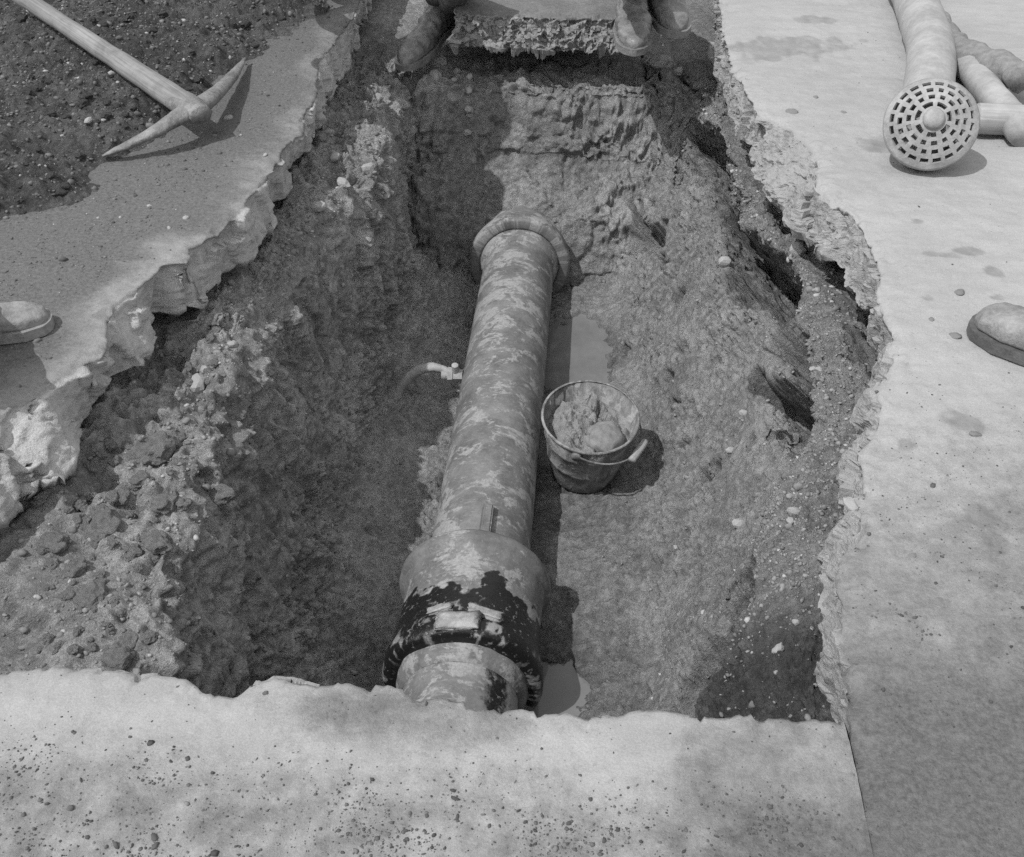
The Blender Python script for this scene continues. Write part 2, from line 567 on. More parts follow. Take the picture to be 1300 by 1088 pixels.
R1 = line([(505, 60), (490, 120), (480, 180), (475, 215), (440, 240), (400, 275), (340, 345), (300, 420), (285, 455), (262, 520), (268, 550), (240, 600),
           (230, 660), (205, 720), (190, 790), (165, 850), (150, 900)], -0.21)
R2 = line([(530, 170), (520, 280), (505, 350), (475, 420), (440, 500), (420, 580), (390, 680), (360, 800), (345, 860)], -0.74)
KL = line([(800, -20), (830, 60), (880, 175), (905, 221), (922, 260), (925, 300), (950, 350), (985, 400), (1000, 440), (1010, 500), (1016, 560), (985, 620),
           (960, 670), (945, 740), (930, 800), (920, 880)], -0.32)
JF = line([(745, 250), (755, 300), (778, 390), (785, 450), (800, 520), (812, 600), (800, 700), (800, 800), (810, 890)], -0.89)


def by_y(pts, col=0):
    o = np.argsort(pts[:, 1]); p = pts[o]
    return lambda y: np.interp(y, p[:, 1], p[:, col])


def by_x(pts):
    o = np.argsort(pts[:, 0]); p = pts[o]
    return lambda x: np.interp(x, p[:, 0], p[:, 1])


rt, rb, lt, lb = by_y(R_TOP), by_y(R_BOT), by_y(L_TOP), by_y(L_BOT)
r1, r2, kl, jf = by_y(R1), by_y(R2), by_y(KL), by_y(JF)
PIPE_X, PIPE_Z = -0.235, -0.815


# ------------------------------------------------------------------ trench earth
def seg_dist(X, Y, pts):
    d = np.full(X.shape, 9.0); tt = np.zeros(X.shape)
    n = len(pts) - 1
    for i in range(n):
        a, b = pts[i], pts[i + 1]
        ab = b - a
        t = np.clip(((X - a[0]) * ab[0] + (Y - a[1]) * ab[1]) / (ab @ ab), 0, 1)
        dd = np.hypot(X - a[0] - t * ab[0], Y - a[1] - t * ab[1])
        m = dd < d
        d = np.where(m, dd, d); tt = np.where(m, (i + t) / n, tt)
    return d, tt


ys = np.concatenate([np.linspace(-0.5, 0.98, 60, endpoint=False), np.arange(0.98, 3.67, 0.0041), np.arange(3.67, 3.76, 0.0012), np.arange(3.76, 3.94, 0.003), np.arange(3.94, 4.05, 0.0012), np.arange(4.05, 4.15, 0.005), np.linspace(4.16, 5.2, 50), np.linspace(5.4, 14, 12)])
NV = len(ys)
k = lambda v: np.full(NV, v)
yc = np.clip(ys, 1.0, 4.05)
lo_x = np.minimum(lb(yc), lt(yc)); ro_x = np.maximum(rb(yc), rt(yc))
R1x = np.maximum(r1(yc), lb(yc) + 0.06); R2x = np.maximum(r2(yc), R1x + 0.015); Kx = kl(yc); Jx = np.minimum(jf(yc), Kx - 0.2)
wob = lambda f, s, a: (fbm(np.stack([ys * f, k(s), k(s * 2.1)], -1), 3) * a)
R1x = R1x + wob(5, 3.1, 0.02); Kx = Kx + wob(7, 8.7, 0.012)
# (x, z, spacing) control columns across the trench
ctrl = [
    (k(-9.0), k(-0.17)), (lo_x - 0.25, k(-0.17)), (lo_x - 0.02, k(-0.18)),
    (lo_x * 0.45 + R1x * 0.55, k(-0.20)), (R1x, k(-0.215)), (R1x + 0.030, k(-0.28)),
    (R1x * 0.5 + R2x * 0.5 + 0.006, k(-0.52)), (R2x, k(-0.74)), (R2x + 0.06, k(-0.84)),
    (k(-0.46), k(-0.90)), (k(-0.36), k(-0.925)), (k(-0.235), k(-0.95)), (k(-0.09), k(-0.94)), (Jx, k(-0.90)),
    (Jx * 0.66 + Kx * 0.34, k(-0.765)), (Jx * 0.33 + Kx * 0.67, k(-0.57)), (Kx - 0.015, k(-0.385)), (Kx + 0.02, k(-0.325)),
    (Kx * 0.5 + ro_x * 0.5, k(-0.27)), (ro_x + 0.0, k(-0.245)), (ro_x + 0.25, k(-0.27)), (k(9.0), k(-0.27))]
cnt = [6, 12, 46, 44, 22, 58, 58, 32, 34, 22, 20, 26, 48, 44, 62, 74, 52, 62, 50, 18, 6]
tpar, ci = [], []
for i, c in enumerate(cnt):
    tpar += [(i, f) for f in np.linspace(0, 1, c, endpoint=False)]
tpar.append((len(cnt) - 1, 1.0))
NU = len(tpar)
CXs = np.stack([c[0] for c in ctrl], 1); CZs = np.stack([c[1] for c in ctrl], 1)


def hermite(C):
    out = np.zeros((NV, NU))
    dl = np.diff(C, axis=1)
    tan = np.zeros_like(C)
    tan[:, 1:-1] = np.where(dl[:, 1:] * dl[:, :-1] > 0, 2 * dl[:, 1:] * dl[:, :-1] / (dl[:, 1:] + dl[:, :-1] + 1e-12 * np.sign(dl[:, 1:] + dl[:, :-1] + 1e-30)), 0)
    for j, (i, f) in enumerate(tpar):
        h00 = 2 * f ** 3 - 3 * f * f + 1; h10 = f ** 3 - 2 * f * f + f; h01 = 1 - h00; h11 = f ** 3 - f * f
        out[:, j] = h00 * C[:, i] + h10 * tan[:, i] + h01 * C[:, i + 1] + h11 * tan[:, i + 1]
    return out


X = hermite(CXs); Z = hermite(CZs); Y = np.repeat(ys[:, None], NU, 1)
# the far end wall of the trench
far = np.interp(Y + 0.03 * perlin(np.stack([X.ravel() * 3, Y.ravel() * 0, Z.ravel() * 0], -1)).reshape(X.shape),
                [0, 3.52, 3.66, 3.70, 3.735, 3.86, 3.94, 3.97, 3.995, 4.02, 6], [-1.25, -1.12, -0.99, -0.86, -0.67, -0.58, -0.50, -0.42, -0.27, -0.25, -0.23])
hh = np.clip(0.5 + 0.5 * (far - Z) / 0.05, 0, 1)
Z = Z * (1 - hh) + far * hh + 0.05 * hh * (1 - hh)
# the near end wall, out of sight below the near slab
near = np.interp(Y, [-1, 0.72, 0.80, 2], [-0.2, -0.2, -1.2, -1.2])
Z = np.maximum(Z, near)
# hollows and clefts
nz = perlin(np.stack([X.ravel() * 14, Y.ravel() * 14, Z.ravel() * 14], -1)).reshape(X.shape)
nz2 = perlin(np.stack([X.ravel() * 40, Y.ravel() * 40, Z.ravel() * 40], -1)).reshape(X.shape)
nz3 = perlin(np.stack([X.ravel() * 30 + 9, Y.ravel() * 30, Z.ravel() * 30], -1)).reshape(X.shape)
DX = np.zeros_like(X); DZ = np.zeros_like(X)
X0, Y0 = X.copy(), Y.copy()


def cleft(pts, zs, width, depth, jit=0.012, under=1.0, world=False):
    """a hollow that eats in under the ground on its right"""
    L = np.array([at(a, b, zs)[:2] for a, b in pts]) if not world else np.array(pts)
    x0, x1 = L[:, 0].min() - 0.12, L[:, 0].max() + 0.12
    y0, y1 = L[:, 1].min() - 0.12, L[:, 1].max() + 0.12
    m = (X0 > x0) & (X0 < x1) & (Y0 > y0) & (Y0 < y1)
    if not m.any(): return
    d, t = seg_dist(X0[m], Y0[m], L)
    w = np.interp(t, np.linspace(0, 1, len(width)), width)
    d = d + nz[m] * jit * 1.1 + nz2[m] * jit * 0.25
    k_ = 1 - sstep(w * 0.45, w * 1.05 + 0.003, d)
    k_ = k_ * (0.85 + 0.35 * nz[m])
    DZ[m] = np.minimum(DZ[m], -depth * k_)
    DX[m] = np.maximum(DX[m], depth * under * k_)


cleft([(872, 165), (890, 195), (905, 225), (915, 250)], -0.36, [0.014, 0.042, 0.038, 0.010], 0.20)
cleft([(915, 250), (924, 285), (930, 315)], -0.36, [0.016, 0.016, 0.020], 0.20, 0.006)
cleft([(992, 418), (1004, 440), (1009, 470), (1010, 500), (1013, 535), (1014, 566)], -0.36, [0.022, 0.016, 0.014, 0.018, 0.022, 0.014], 0.20, 0.007)
cleft([(925, 305), (945, 345), (962, 375), (985, 400), (998, 428)], -0.38, [0.012, 0.055, 0.066, 0.045, 0.026], 0.28)
cleft([(962, 440), (975, 470), (990, 495), (1008, 525), (1013, 562)], -0.38, [0.010, 0.018, 0.022, 0.026, 0.018], 0.17, 0.007)
cleft([(985, 420), (1005, 440), (1010, 480)], -0.35, [0.02, 0.025, 0.016], 0.15)
cleft([(806, 175), (822, 190), (838, 205), (848, 225)], -0.36, [0.014, 0.03, 0.028, 0.012], 0.15)
cleft([(855, 105), (868, 122), (880, 130)], -0.30, [0.012, 0.018, 0.008], 0.07)
cleft([(932, 790), (925, 815), (905, 840), (880, 862), (850, 895)], -0.55, [0.014, 0.03, 0.05, 0.06, 0.07], 0.11, 0.02)
cleft([(985, 265), (1000, 290), (1025, 300)], -0.24, [0.03, 0.03, 0.02], 0.05)
cleft([(1085, 395), (1100, 425), (1115, 455)], -0.2, [0.02, 0.035, 0.02], 0.06)
cleft([(640, 158), (662, 152), (690, 158), (712, 168)], -0.42, [0.004, 0.012, 0.016, 0.008], 0.05, 0.008, 0.1)
cleft([(680, 150), (700, 158), (722, 172), (745, 182)], -0.45, [0.004, 0.010, 0.012, 0.006], 0.04, 0.008, 0.1)
# short cracks where the drying clay of the bank pulls apart, running down and to the right
for i in range(50):
    px, py = random.uniform(795, 985), random.uniform(95, 560)
    if px - 800 > (py - 60) * 0.45 + 60: continue
    if px < 800 + max(0, py - 330) * 0.55: continue
    z_ = -0.45
    ln_ = random.uniform(8, 26)
    an = random.gauss(1.0, 0.3)
    cleft([(px, py), (px + ln_ * 0.5 * math.cos(an) + random.uniform(-3, 3), py + ln_ * 0.5 * math.sin(an)), (px + ln_ * math.cos(an), py + ln_ * math.sin(an))], z_,
          [0.003, random.uniform(0.005, 0.012), 0.003], random.uniform(0.03, 0.07), 0.005, 1.0)
for _ in range(3):
    for A_ in (DX, DZ):
        A_[1:-1, 1:-1] = 0.4 * A_[1:-1, 1:-1] + 0.15 * (A_[:-2, 1:-1] + A_[2:, 1:-1] + A_[1:-1, :-2] + A_[1:-1, 2:])
X = X + DX; Z = Z + DZ
hol = np.clip(-DZ / 0.08, 0, 1)
# puddle basins
for cx_, cy_, rx_, ry_, dp in ((0.01, 3.21, 0.135, 0.28, 0.04), (-0.01, 1.68, 0.10, 0.13, 0.04)):
    e = ((X - cx_) / rx_) ** 2 + ((Y - cy_) / ry_) ** 2
    Z = Z - dp * (1 - sstep(0.55, 1.2, e + nz * 0.7 + nz2 * 0.25))

P = np.stack([X, Y, Z], -1)
N = grid_normals(P)
if N[NV // 2, NU // 2, 2] < 0: N = -N
p = P.reshape(-1, 3)
# regions
ji = np.array([i + f for i, f in tpar])[None, :] + 0 * X
ji = ji.ravel()
left_shelf = sstep(1.7, 2.2, ji) * (1 - sstep(4.6, 5.2, ji))
left_wall = sstep(4.6, 5.2, ji) * (1 - sstep(8.0, 9.2, ji))
floor_ = sstep(8.0, 9.2, ji) * (1 - sstep(12.8, 13.4, ji))
bank = sstep(12.8, 13.4, ji) * (1 - sstep(15.8, 16.3, ji))
ledge = sstep(15.8, 16.3, ji)
farw = (hh.ravel())
yy = p[:, 1]
vis = ((yy > 0.9) & (yy < 4.3) & (np.abs(p[:, 0]) < 1.35)).astype(np.float32)
d0 = fbm(p * 4.0, 3) * 0.022
w1, w2 = worley(p * 14.0 + fbm(p * 9, 2)[:, None] * 0.5)
clod = (0.55 - w1)
v1, v2 = worley(p * 38.0 + 3.3 + perlin(p * 25)[:, None] * 0.4)
clod2 = (0.55 - v1)
f1 = fbm(p * 24, 4, 0.55)
f2 = fbm(p * 95, 3, 0.6)
# dry clay breaking in slits along the bank
q = p @ np.array([[0.9, 0.35, 0.2], [-0.25, 0.9, 0.1], [0.1, 0.2, 1.0]])
sl = ridged(q * np.array([34, 11, 20.0]) + f1[:, None] * 0.4, 2)
slit = np.clip(sl - 1.22, 0, 1) * 3.0
rug = left_shelf * 1.0 + left_wall * 0.8 + floor_ * 0.34 + bank * 0.5 + ledge * 0.5
rug = rug * (1 - farw) + farw * 0.20
scr = sstep(-0.25, 0.35, fbm(p * np.array([3.0, 2.2, 3.0]) + 40.0, 3))        # scraped smooth here, crumbly there
rug = rug * (0.45 + 0.95 * scr)
slw = bank * (0.15 + 0.4 * sstep(2.2, 3.2, yy))
warp = f1[:, None] * 0.35
zst = (1 - 0.6 * left_wall)[:, None] ** np.array([0, 0, 1.0])
fa, fid = facets(p * np.array([9, 9, 12.0]) * zst + warp)
fb, fbid = facets(p * np.array([24, 24, 28.0]) + 5.1 + warp)
fc, _ = facets(p * 62 + 2.2)
disp = d0 * (0.45 + 0.8 * rug) + clod * 0.016 * rug * np.clip(0.35 + left_shelf + 0.75 * left_wall, 0, 1.2) + clod2 * 0.008 * (0.25 + rug) * (1 - 0.7 * farw) \
    + fa * 0.022 * (0.15 * bank + left_wall * 0.7 + left_shelf * 0.9 + farw * 0.9 + 0.15 * ledge) \
    + fb * 0.015 * (0.2 + 1.1 * scr) * (0.45 * bank + left_wall * 1.0 + left_shelf * 1.1 + farw * 0.5 + 0.4 * ledge + 0.25 * floor_) \
    + fc * 0.009 * (0.25 + 0.9 * scr) * (0.5 + 0.6 * rug) \
    + ridged(np.stack([p[:, 0] * 9, p[:, 1] * 9, p[:, 2] * 1.6], -1) + 2.0, 2) * 0.022 * left_wall \
    + f1 * 0.009 * (0.35 + rug) + f2 * 0.0048 * (0.35 + rug) - slit * 0.012 * slw
# ledges of clay strata on the left wall and far wall
strata = ridged(np.stack([p[:, 0] * 2.5, p[:, 1] * 2.5, p[:, 2] * 11], -1) + f1[:, None] * 0.25, 2)
disp += (strata - 1.0) * 0.016 * (left_wall * 0.3 + farw * 0.2)
scrape = ridged(np.stack([p[:, 0] * 13, p[:, 1] * 3, p[:, 2] * 2.2], -1) + f1[:, None] * 0.2, 2)
disp += (scrape - 1.0) * 0.010 * farw
disp += fbm(p * 2.0 + 5, 2) * 0.03 * np.clip(left_wall + left_shelf, 0, 1)
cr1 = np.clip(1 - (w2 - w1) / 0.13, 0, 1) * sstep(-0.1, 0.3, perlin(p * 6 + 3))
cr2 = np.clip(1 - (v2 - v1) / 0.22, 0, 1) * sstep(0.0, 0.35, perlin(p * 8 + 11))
disp -= (cr1 * 0.010 + cr2 * 0.006) * (bank * 0.9 + farw + left_wall * 0.9 + floor_ * 0.35)
def blur(a, k_):
    b = a.copy()
    b[1:-1, 1:-1] = (1 - k_) * a[1:-1, 1:-1] + k_ * 0.25 * (a[:-2, 1:-1] + a[2:, 1:-1] + a[1:-1, :-2] + a[1:-1, 2:])
    return b
dg = disp.reshape(NV, NU).astype(np.float32)
sm_ = np.clip(left_shelf + 0.5 * left_wall + 0.75 * farw + 0.5 * bank, 0, 1).reshape(NV, NU)
d_b = blur(blur(blur(dg, 0.8), 0.8), 0.8)
disp = (dg * (1 - sm_) + d_b * sm_).ravel()
puddle_flat = np.exp(-(((p[:, 0] - 0.0) / 0.16) ** 2 + ((p[:, 1] - 3.21) / 0.32) ** 2) ** 3)
disp *= (1 - 0.8 * puddle_flat) * (0.15 + 0.85 * vis)
p = p + N.reshape(-1, 3) * disp[:, None]
EARTH_P = p.reshape(NV, NU, 3)
me = mesh_arrays('ground', p, grid_quads(NV, NU))
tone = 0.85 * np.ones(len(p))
tone += left_shelf * 0.42 + left_wall * 0.6 + bank * 0.22 + floor_ * 0.12 + ledge * 0.10  # left wall: pale dry fill, lightened further to lift its shade
tone += farw * (0.05 + 0.32 * sstep(-0.36, -0.2, p[:, 0]) - 0.24)  # far wall: sunlit right painted lighter, shaded left painted darker
tone += 0.2 * floor_ * (p[:, 0] < PIPE_X)  # shaded floor left of the pipe given lighter colour as fill light
tone *= 1 + 0.16 * (fid - 0.5) * (left_shelf + left_wall + farw) + 0.14 * (fbid - 0.5)
tone *= 1 + 0.25 * np.clip(clod, -0.5, 0.5) * (left_shelf + 0.5 * left_wall)
painted_shade = np.exp(-(np.clip(((p[:, 0] - 0.36) / 0.20) ** 2 + ((p[:, 1] - 1.24) / 0.19) ** 2 + 0.35 * f1, 0, 50)) ** 2)  # cast shadow over the lower right gravel, painted into the earth tone
wet = sstep(-0.915, -0.945, p[:, 2] + 0.01 * f1)
tone *= (1 - 0.30 * np.clip(cr1 * 0.6 + cr2 * 0.6, 0, 1))          # crack darkness painted into the clay tone
tone *= (1 - 0.68 * painted_shade) * (1 - 0.25 * wet)
fleck = 0.25 + 0.9 * ledge + 0.6 * left_shelf + 0.3 * left_wall
fleck *= (1 - farw * 0.7)
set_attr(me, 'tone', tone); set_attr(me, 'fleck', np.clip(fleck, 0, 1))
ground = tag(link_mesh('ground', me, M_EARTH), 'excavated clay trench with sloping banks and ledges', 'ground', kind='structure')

# ------------------------------------------------------------------ pavement slabs round the hole


def interp_list(pts, Xq, Yq):
    return pts


def spots(px, py, rx, ry):
    c = at(px, py, 0); a = at(px + rx, py, 0); b = at(px, py + ry, 0)
    return c[0], c[1], abs(a[0] - c[0]), abs(b[1] - c[1])


STAINS = [(985, 62, 62, 15), (1045, 55, 40, 9), (1035, 25, 30, 5), (1120, 184, 28, 11), (1205, 325, 18, 5), (1230, 320, 20, 5), (1183, 323, 12, 4),
          (1262, 345, 14, 8), (1222, 536, 28, 13), (1150, 563, 12, 7), (1262, 690, 18, 16), (1245, 655, 22, 14), (1205, 665, 24, 12), (1165, 282, 8, 3),
          (1178, 378, 8, 4), (1130, 145, 8, 4), (1096, 51, 7, 3), (1265, 378, 12, 4)]


def stain_field(Xs, Ys):
    n = fbm(np.stack([Xs.ravel() * 18, Ys.ravel() * 10, 0 * Xs.ravel()], -1), 4).reshape(Xs.shape)
    f = np.zeros(Xs.shape)
    for s in STAINS:
        cx, cy, rx, ry = spots(*s)
        e = ((Xs - cx) / rx) ** 2 + ((Ys - cy) / ry) ** 2 + n * 1.0
        f = np.maximum(f, (1 - sstep(0.55, 1.15, e)) * RNG.uniform(0.55, 1.0))
    n2 = fbm(np.stack([Xs.ravel() * 30, Ys.ravel() * 24, 0 * Xs.ravel()], -1), 4).reshape(Xs.shape)
    return np.clip(f * (0.85 + 0.5 * n2), 0, 1)


def slab(name, s, edge_top, edge_bot, horiz, out, far_lim, label, thick, seed, rough=1.0, vis_w=1.0, crumble=0.0):
    """s runs along the edge; edge_top/edge_bot give the across coordinate; out = +1/-1 direction away from the trench"""
    ns = len(s)
    o = lambda f, a, sh, oc=4: fbm(np.stack([s * f, np.full(ns, sh + seed), np.full(ns, 1.7)], -1), oc) * a
    et = edge_top + o(14, 0.008, 0.3) * rough + o(60, 0.003, 5.3) * rough
    eb = edge_bot + o(12, 0.014, 2.2) * rough + o(50, 0.004, 7.9) * rough
    far_abs = far_lim
    cols_top = np.concatenate([[0], np.geomspace(0.004, 1, 110)])     # 0 = at the edge, 1 = far
    w = np.abs(far_abs - et)
    dist = np.concatenate([np.linspace(0, vis_w, 150), np.linspace(vis_w, 1, 12)[1:] * 0 + np.nan])[:150]
    rows = []
    tag_side, tag_d = [], []
    outer = np.linspace(1, 0, 10, endpoint=False)
    for f in outer:                                    # far part, coarse
        d = vis_w + f * (w - vis_w)
        rows.append((et + out * d, np.zeros(ns))); tag_side.append(0); tag_d.append(d)
    for dd in np.linspace(vis_w, 0, int(vis_w / 0.0065), endpoint=False):
        rows.append((et + out * dd, np.zeros(ns))); tag_side.append(0); tag_d.append(np.full(ns, dd))
    nside = 34
    for f in np.linspace(0, 1, nside):
        prof = f ** 0.85
        rows.append((et * (1 - prof) + eb * prof, np.full(ns, -thick * f))); tag_side.append(f if f > 0 else 0.01); tag_d.append(np.zeros(ns))
    for f in (0.03, 0.1, 0.3, 1.5):
        rows.append((eb + out * f, np.full(ns, -thick + 0.0))); tag_side.append(1.0); tag_d.append(np.zeros(ns))
    A = np.stack([r[0] for r in rows], 1); Zs = np.stack([r[1] for r in rows], 1)
    S = np.repeat(s[:, None], A.shape[1], 1)
    Pm = np.stack([S, A, Zs], -1) if horiz else np.stack([A, S, Zs], -1)
    nm = grid_normals(Pm)
    ti = int(5)
    if nm[ns // 2, ti, 2] < 0: nm = -nm
    side = np.repeat(np.array(tag_side)[None, :], ns, 0); dd = np.stack(tag_d, 1)
    q = Pm.reshape(-1, 3)
    sf = side.ravel(); df = dd.ravel()
    issd = sstep(0.0, 0.12, sf)
    top_n = fbm(q * 5 + seed, 3) * 0.004 + fbm(q * 30 + seed, 4, 0.6) * 0.0016
    # fractured face: sheaves of splintered planes running down and along the edge
    if horiz: qs = q[:, [1, 0, 2]]
    else: qs = q
    fr = qs @ np.array([[1, 0.3, 0.5], [0.2, 1, -0.5], [0.1, 0.55, 1.0]])
    fw = fbm(q * 18 + seed, 3)[:, None] * 0.5
    fA, _ = facets(fr * np.array([8, 8, 5]) + seed + fw * 0.3)
    fB, _ = facets(fr * np.array([26, 15, 7]) + seed * 2 + fw * 0.6)
    fC, _ = facets(fr * np.array([60, 34, 16]) + seed + fw)
    face = fA * 0.030 + fB * 0.009 + fC * 0.0025 + (ridged(fr * np.array([46, 20, 5]) + seed, 3) - 1.0) * 0.004 + fbm(q * 60, 3) * 0.002
    if crumble:
        face = face * (1 - crumble) + crumble * (facets(q * 24 + seed)[0] * 0.02 + facets(q * 60 + seed)[0] * 0.011 + fbm(q * 14 + seed, 4) * 0.022)
    chip = np.exp(-df / 0.03) * (1 - issd)
    ch = np.clip(facets(q * 26 + seed * 3)[0] + 0.2, 0, 1) * chip
    disp = top_n * (1 - issd) + face * issd * rough
    n3 = nm.reshape(-1, 3).copy()
    q = q + n3 * disp[:, None]
    q[:, 2] -= ch * 0.013 * rough + np.exp(-df / 0.012) * (1 - issd) * 0.004
    me = mesh_arrays(name, q, grid_quads(ns, A.shape[1]))
    sm = np.ones(len(me.polygons), bool)
    pq = grid_quads(ns, A.shape[1])
    sm[issd[pq].min(1) > 0.5] = False
    me['flat'] = 0
    slab.smooth = sm
    set_attr(me, 'side', issd)
    return me, q, df, issd


# right slab (x = f(y))
s = np.concatenate([np.linspace(-1.0, 0.9, 80, endpoint=False), np.arange(0.9, 4.7, 0.0062), np.linspace(4.72, 6, 16), np.linspace(6.4, 14, 10)])
me, q, df, sd = slab('pavement', s, rt(s), rb(s) - 0.016 * sstep(2.0, 1.4, s), False, 1, 9.0, '', 0.135, 1.0, 1.0, 0.85)
wetf = stain_field(q[:, 0], q[:, 1]) * (1 - sd)
nn = fbm(q * 3.2, 4)
dirt = np.clip(0.9 * sstep(1.75, 1.15, q[:, 1] + nn * 0.25) * (1 - 0.5 * sd) - 0.12, 0, 0.62) - 0.30 * (q[:, 1] > 2)
soft = sstep(2.0, 1.05, q[:, 1] + nn * 0.12 - 0.25 * (q[:, 0] - 0.7))
smear = fbm(q * np.array([11, 14, 5.0]) + 3, 6, 0.7)
dirt = np.clip(0.03 + 0.62 * soft * (0.9 + 0.18 * smear), 0, 0.9) * (1 - 0.6 * sd) + 0.35 * sstep(1.15, 0.8, q[:, 1] + 0.08 * nn - 0.2 * (q[:, 0] - 0.5))
dirt = np.where(q[:, 1] > 1.9, 0.05 + 0.05 * smear, dirt)
set_attr(me, 'wet', wetf * 0.7); set_attr(me, 'dirt', dirt); set_attr(me, 'tone', np.ones(len(q)))
pav_r = tag(link_mesh('pavement', me, M_SLAB), 'bright pavement slab on the right with a splintered broken edge', 'pavement', kind='structure')
pav_r.data.polygons.foreach_set('use_smooth', slab.smooth)

# left slab
s = np.concatenate([np.linspace(0.99, 1.35, 12, endpoint=False), np.arange(1.35, 4.7, 0.0066), np.linspace(4.72, 6, 16), np.linspace(6.4, 14, 10)])
me, q, df, sd = slab('pavement', s, lt(s), lb(s), False, -1, -9.0, '', 0.135, 21.0, 0.95, 0.75)
nn = fbm(q * 4.0, 4)
dirt = (sstep(0.0, 0.17, df + nn * 0.08) * 0.55 + 0.42 + 0.18 * sstep(2.3, 3.1, q[:, 1])) * (1 - sd) + sd * (0.16 + 0.15 * nn)
set_attr(me, 'wet', 0 * df); set_attr(me, 'dirt', dirt); set_attr(me, 'tone', 0.95 + 0.55 * sd)
pav_l = tag(link_mesh('pavement', me, M_SLAB), 'left pavement slab covered in dirt with a ragged pale edge', 'pavement', kind='structure')
pav_l.data.polygons.foreach_set('use_smooth', np.ones(len(slab.smooth), bool))

# near slab (y = f(x))
s = np.concatenate([np.linspace(-9, -1.0, 40, endpoint=False), np.arange(-1.0, 0.392, 0.0055)])
nf = by_x(N_TOP)
me, q, df, sd = slab('pavement', s, nf(s) + 0.010 * facets(np.stack([s * 26, 0 * s, 0 * s + 4.4], -1))[0], nf(s) + 0.004, True, -1, -1.5, '', 0.14, 41.0, 0.55, 0.34)
nn = fbm(q * 7.0, 5, 0.6)
patch = np.exp(-(((q[:, 0] + 0.20) / 0.20) ** 2 + ((q[:, 1] - 0.90) / 0.05) ** 2) ** 2)
right_shade = sstep(0.13, 0.22, q[:, 0] + nn * 0.05)  # right end: shadow crossing the slab, painted in through the dirt tone
dirt = np.clip(0.10 + 0.14 * np.clip(fbm(q * 7 + 8, 6, 0.7), -0.4, 1) + 0.42 * patch * (1 - sstep(-0.06, -0.02, q[:, 0] + nn * 0.02)) + 0.34 * right_shade + 0.14 * nn + 0.42 * sstep(0.88, 0.74, q[:, 1] + nn * 0.05) * (0.85 + 0.35 * fbm(q * 22, 6, 0.7)), 0, 1)
set_attr(me, 'wet', 0 * df); set_attr(me, 'dirt', dirt); set_attr(me, 'tone', np.full(len(q), 0.98))
pav_n = tag(link_mesh('pavement', me, M_SLAB), 'near pavement slab with a wavy edge below the pipe joint', 'pavement', kind='structure')
pav_n.data.polygons.foreach_set('use_smooth', slab.smooth)

# far slab
s = np.concatenate([np.linspace(-0.62, 0.28, 260)])
ff = by_x(F_TOP)
endr = sstep(-0.50, -0.56, s) * 1.2 + sstep(0.15, 0.22, s) * 1.2
me, q, df, sd = slab('pavement', s, 4.075 + 0.5 * (ff(s) - 3.87) + endr, 4.03 + 0.5 * (ff(s) - 3.87) + endr, True, 1, 14.0, '', 0.115, 61.0, 1.2, 0.4, 0.85)
dirt = 0.75 * (1 - sd) + sd * 0.25 + 0.2 * fbm(q * 8, 3)
set_attr(me, 'wet', 0 * df); set_attr(me, 'dirt', dirt); set_attr(me, 'tone', np.full(len(q), 0.85))
pav_f = tag(link_mesh('pavement', me, M_SLAB), 'crumbling pavement slab overhanging the far end of the trench', 'pavement', kind='structure')
pav_f.data.polygons.foreach_set('use_smooth', slab.smooth)

# ------------------------------------------------------------------ spoil heap on the left pavement
HX = np.linspace(-2.6, -0.80, 380); HY = np.linspace(1.85, 5.2, 620)
gx, gy = np.meshgrid(HX, HY)
HEDGE = np.array([at(a, b, 0)[:2] for a, b in ((-60, 330), (20, 285), (70, 262), (130, 215), (180, 185), (235, 160), (290, 110), (345, 62), (395, 30), (440, -20), (470, -60))])
d, t = seg_dist(gx, gy, HEDGE)
ex = np.interp(gy, HEDGE[:, 1], HEDGE[:, 0])
sgn = np.where(gx < ex, 1, -1)
p3 = np.stack([gx.ravel(), gy.ravel(), 0 * gx.ravel()], -1)
dn = (d * sgn).ravel() + fbm(p3 * 5, 4) * 0.09
rise = np.clip(dn, -0.1, 0.6)
hgt = np.where(rise > 0, 0.10 * (1 - np.exp(-np.clip(rise, 0, 1) / 0.16)), rise * 0.15) - 0.004
hw = np.clip(dn / 0.05, 0, 1)
ww, _ = worley(p3 * 17 + perlin(p3 * 12)[:, None] * 0.5)
vv, _ = worley(p3 * 48)
hgt += (0.5 - ww) * 0.035 * hw + (0.5 - vv) * 0.016 * np.clip(hw + 0.15, 0, 1) + fbm(p3 * 60, 4, 0.6) * 0.006 * np.clip(hw + 0.25, 0, 1) + fbm(p3 * 7, 3) * 0.02 * hw
hp = np.stack([gx.ravel(), gy.ravel(), hgt], -1)
gq = grid_quads(*gx.shape)
gq = gq[(dn[gq] > -0.16).all(1) & (gx.ravel()[gq] < (lt(np.clip(gy.ravel()[gq], 1.4, 4.6)) - 0.10)).all(1)]
used = np.zeros(len(hp), bool); used[gq.ravel()] = True
ren = np.cumsum(used) - 1
gq = ren[gq]; hp = hp[used]; ww = ww[used]; hw = hw[used]
me = mesh_arrays('soil_heap', hp, gq)
set_attr(me, 'tone', 1.0 + 0.3 * np.clip(0.5 - ww, -0.4, 0.4) + 0.45 * (1 - np.clip(hw * 0.6, 0, 1))); set_attr(me, 'fleck', np.full(len(hp), 0.9))
heap = tag(link_mesh('soil_heap', me, M_HEAP), 'heap of loose dark crumbly soil under the pickaxe', 'soil', kind='stuff')

# ------------------------------------------------------------------ ray lookup onto the built surfaces
bpy.context.view_layer.update()


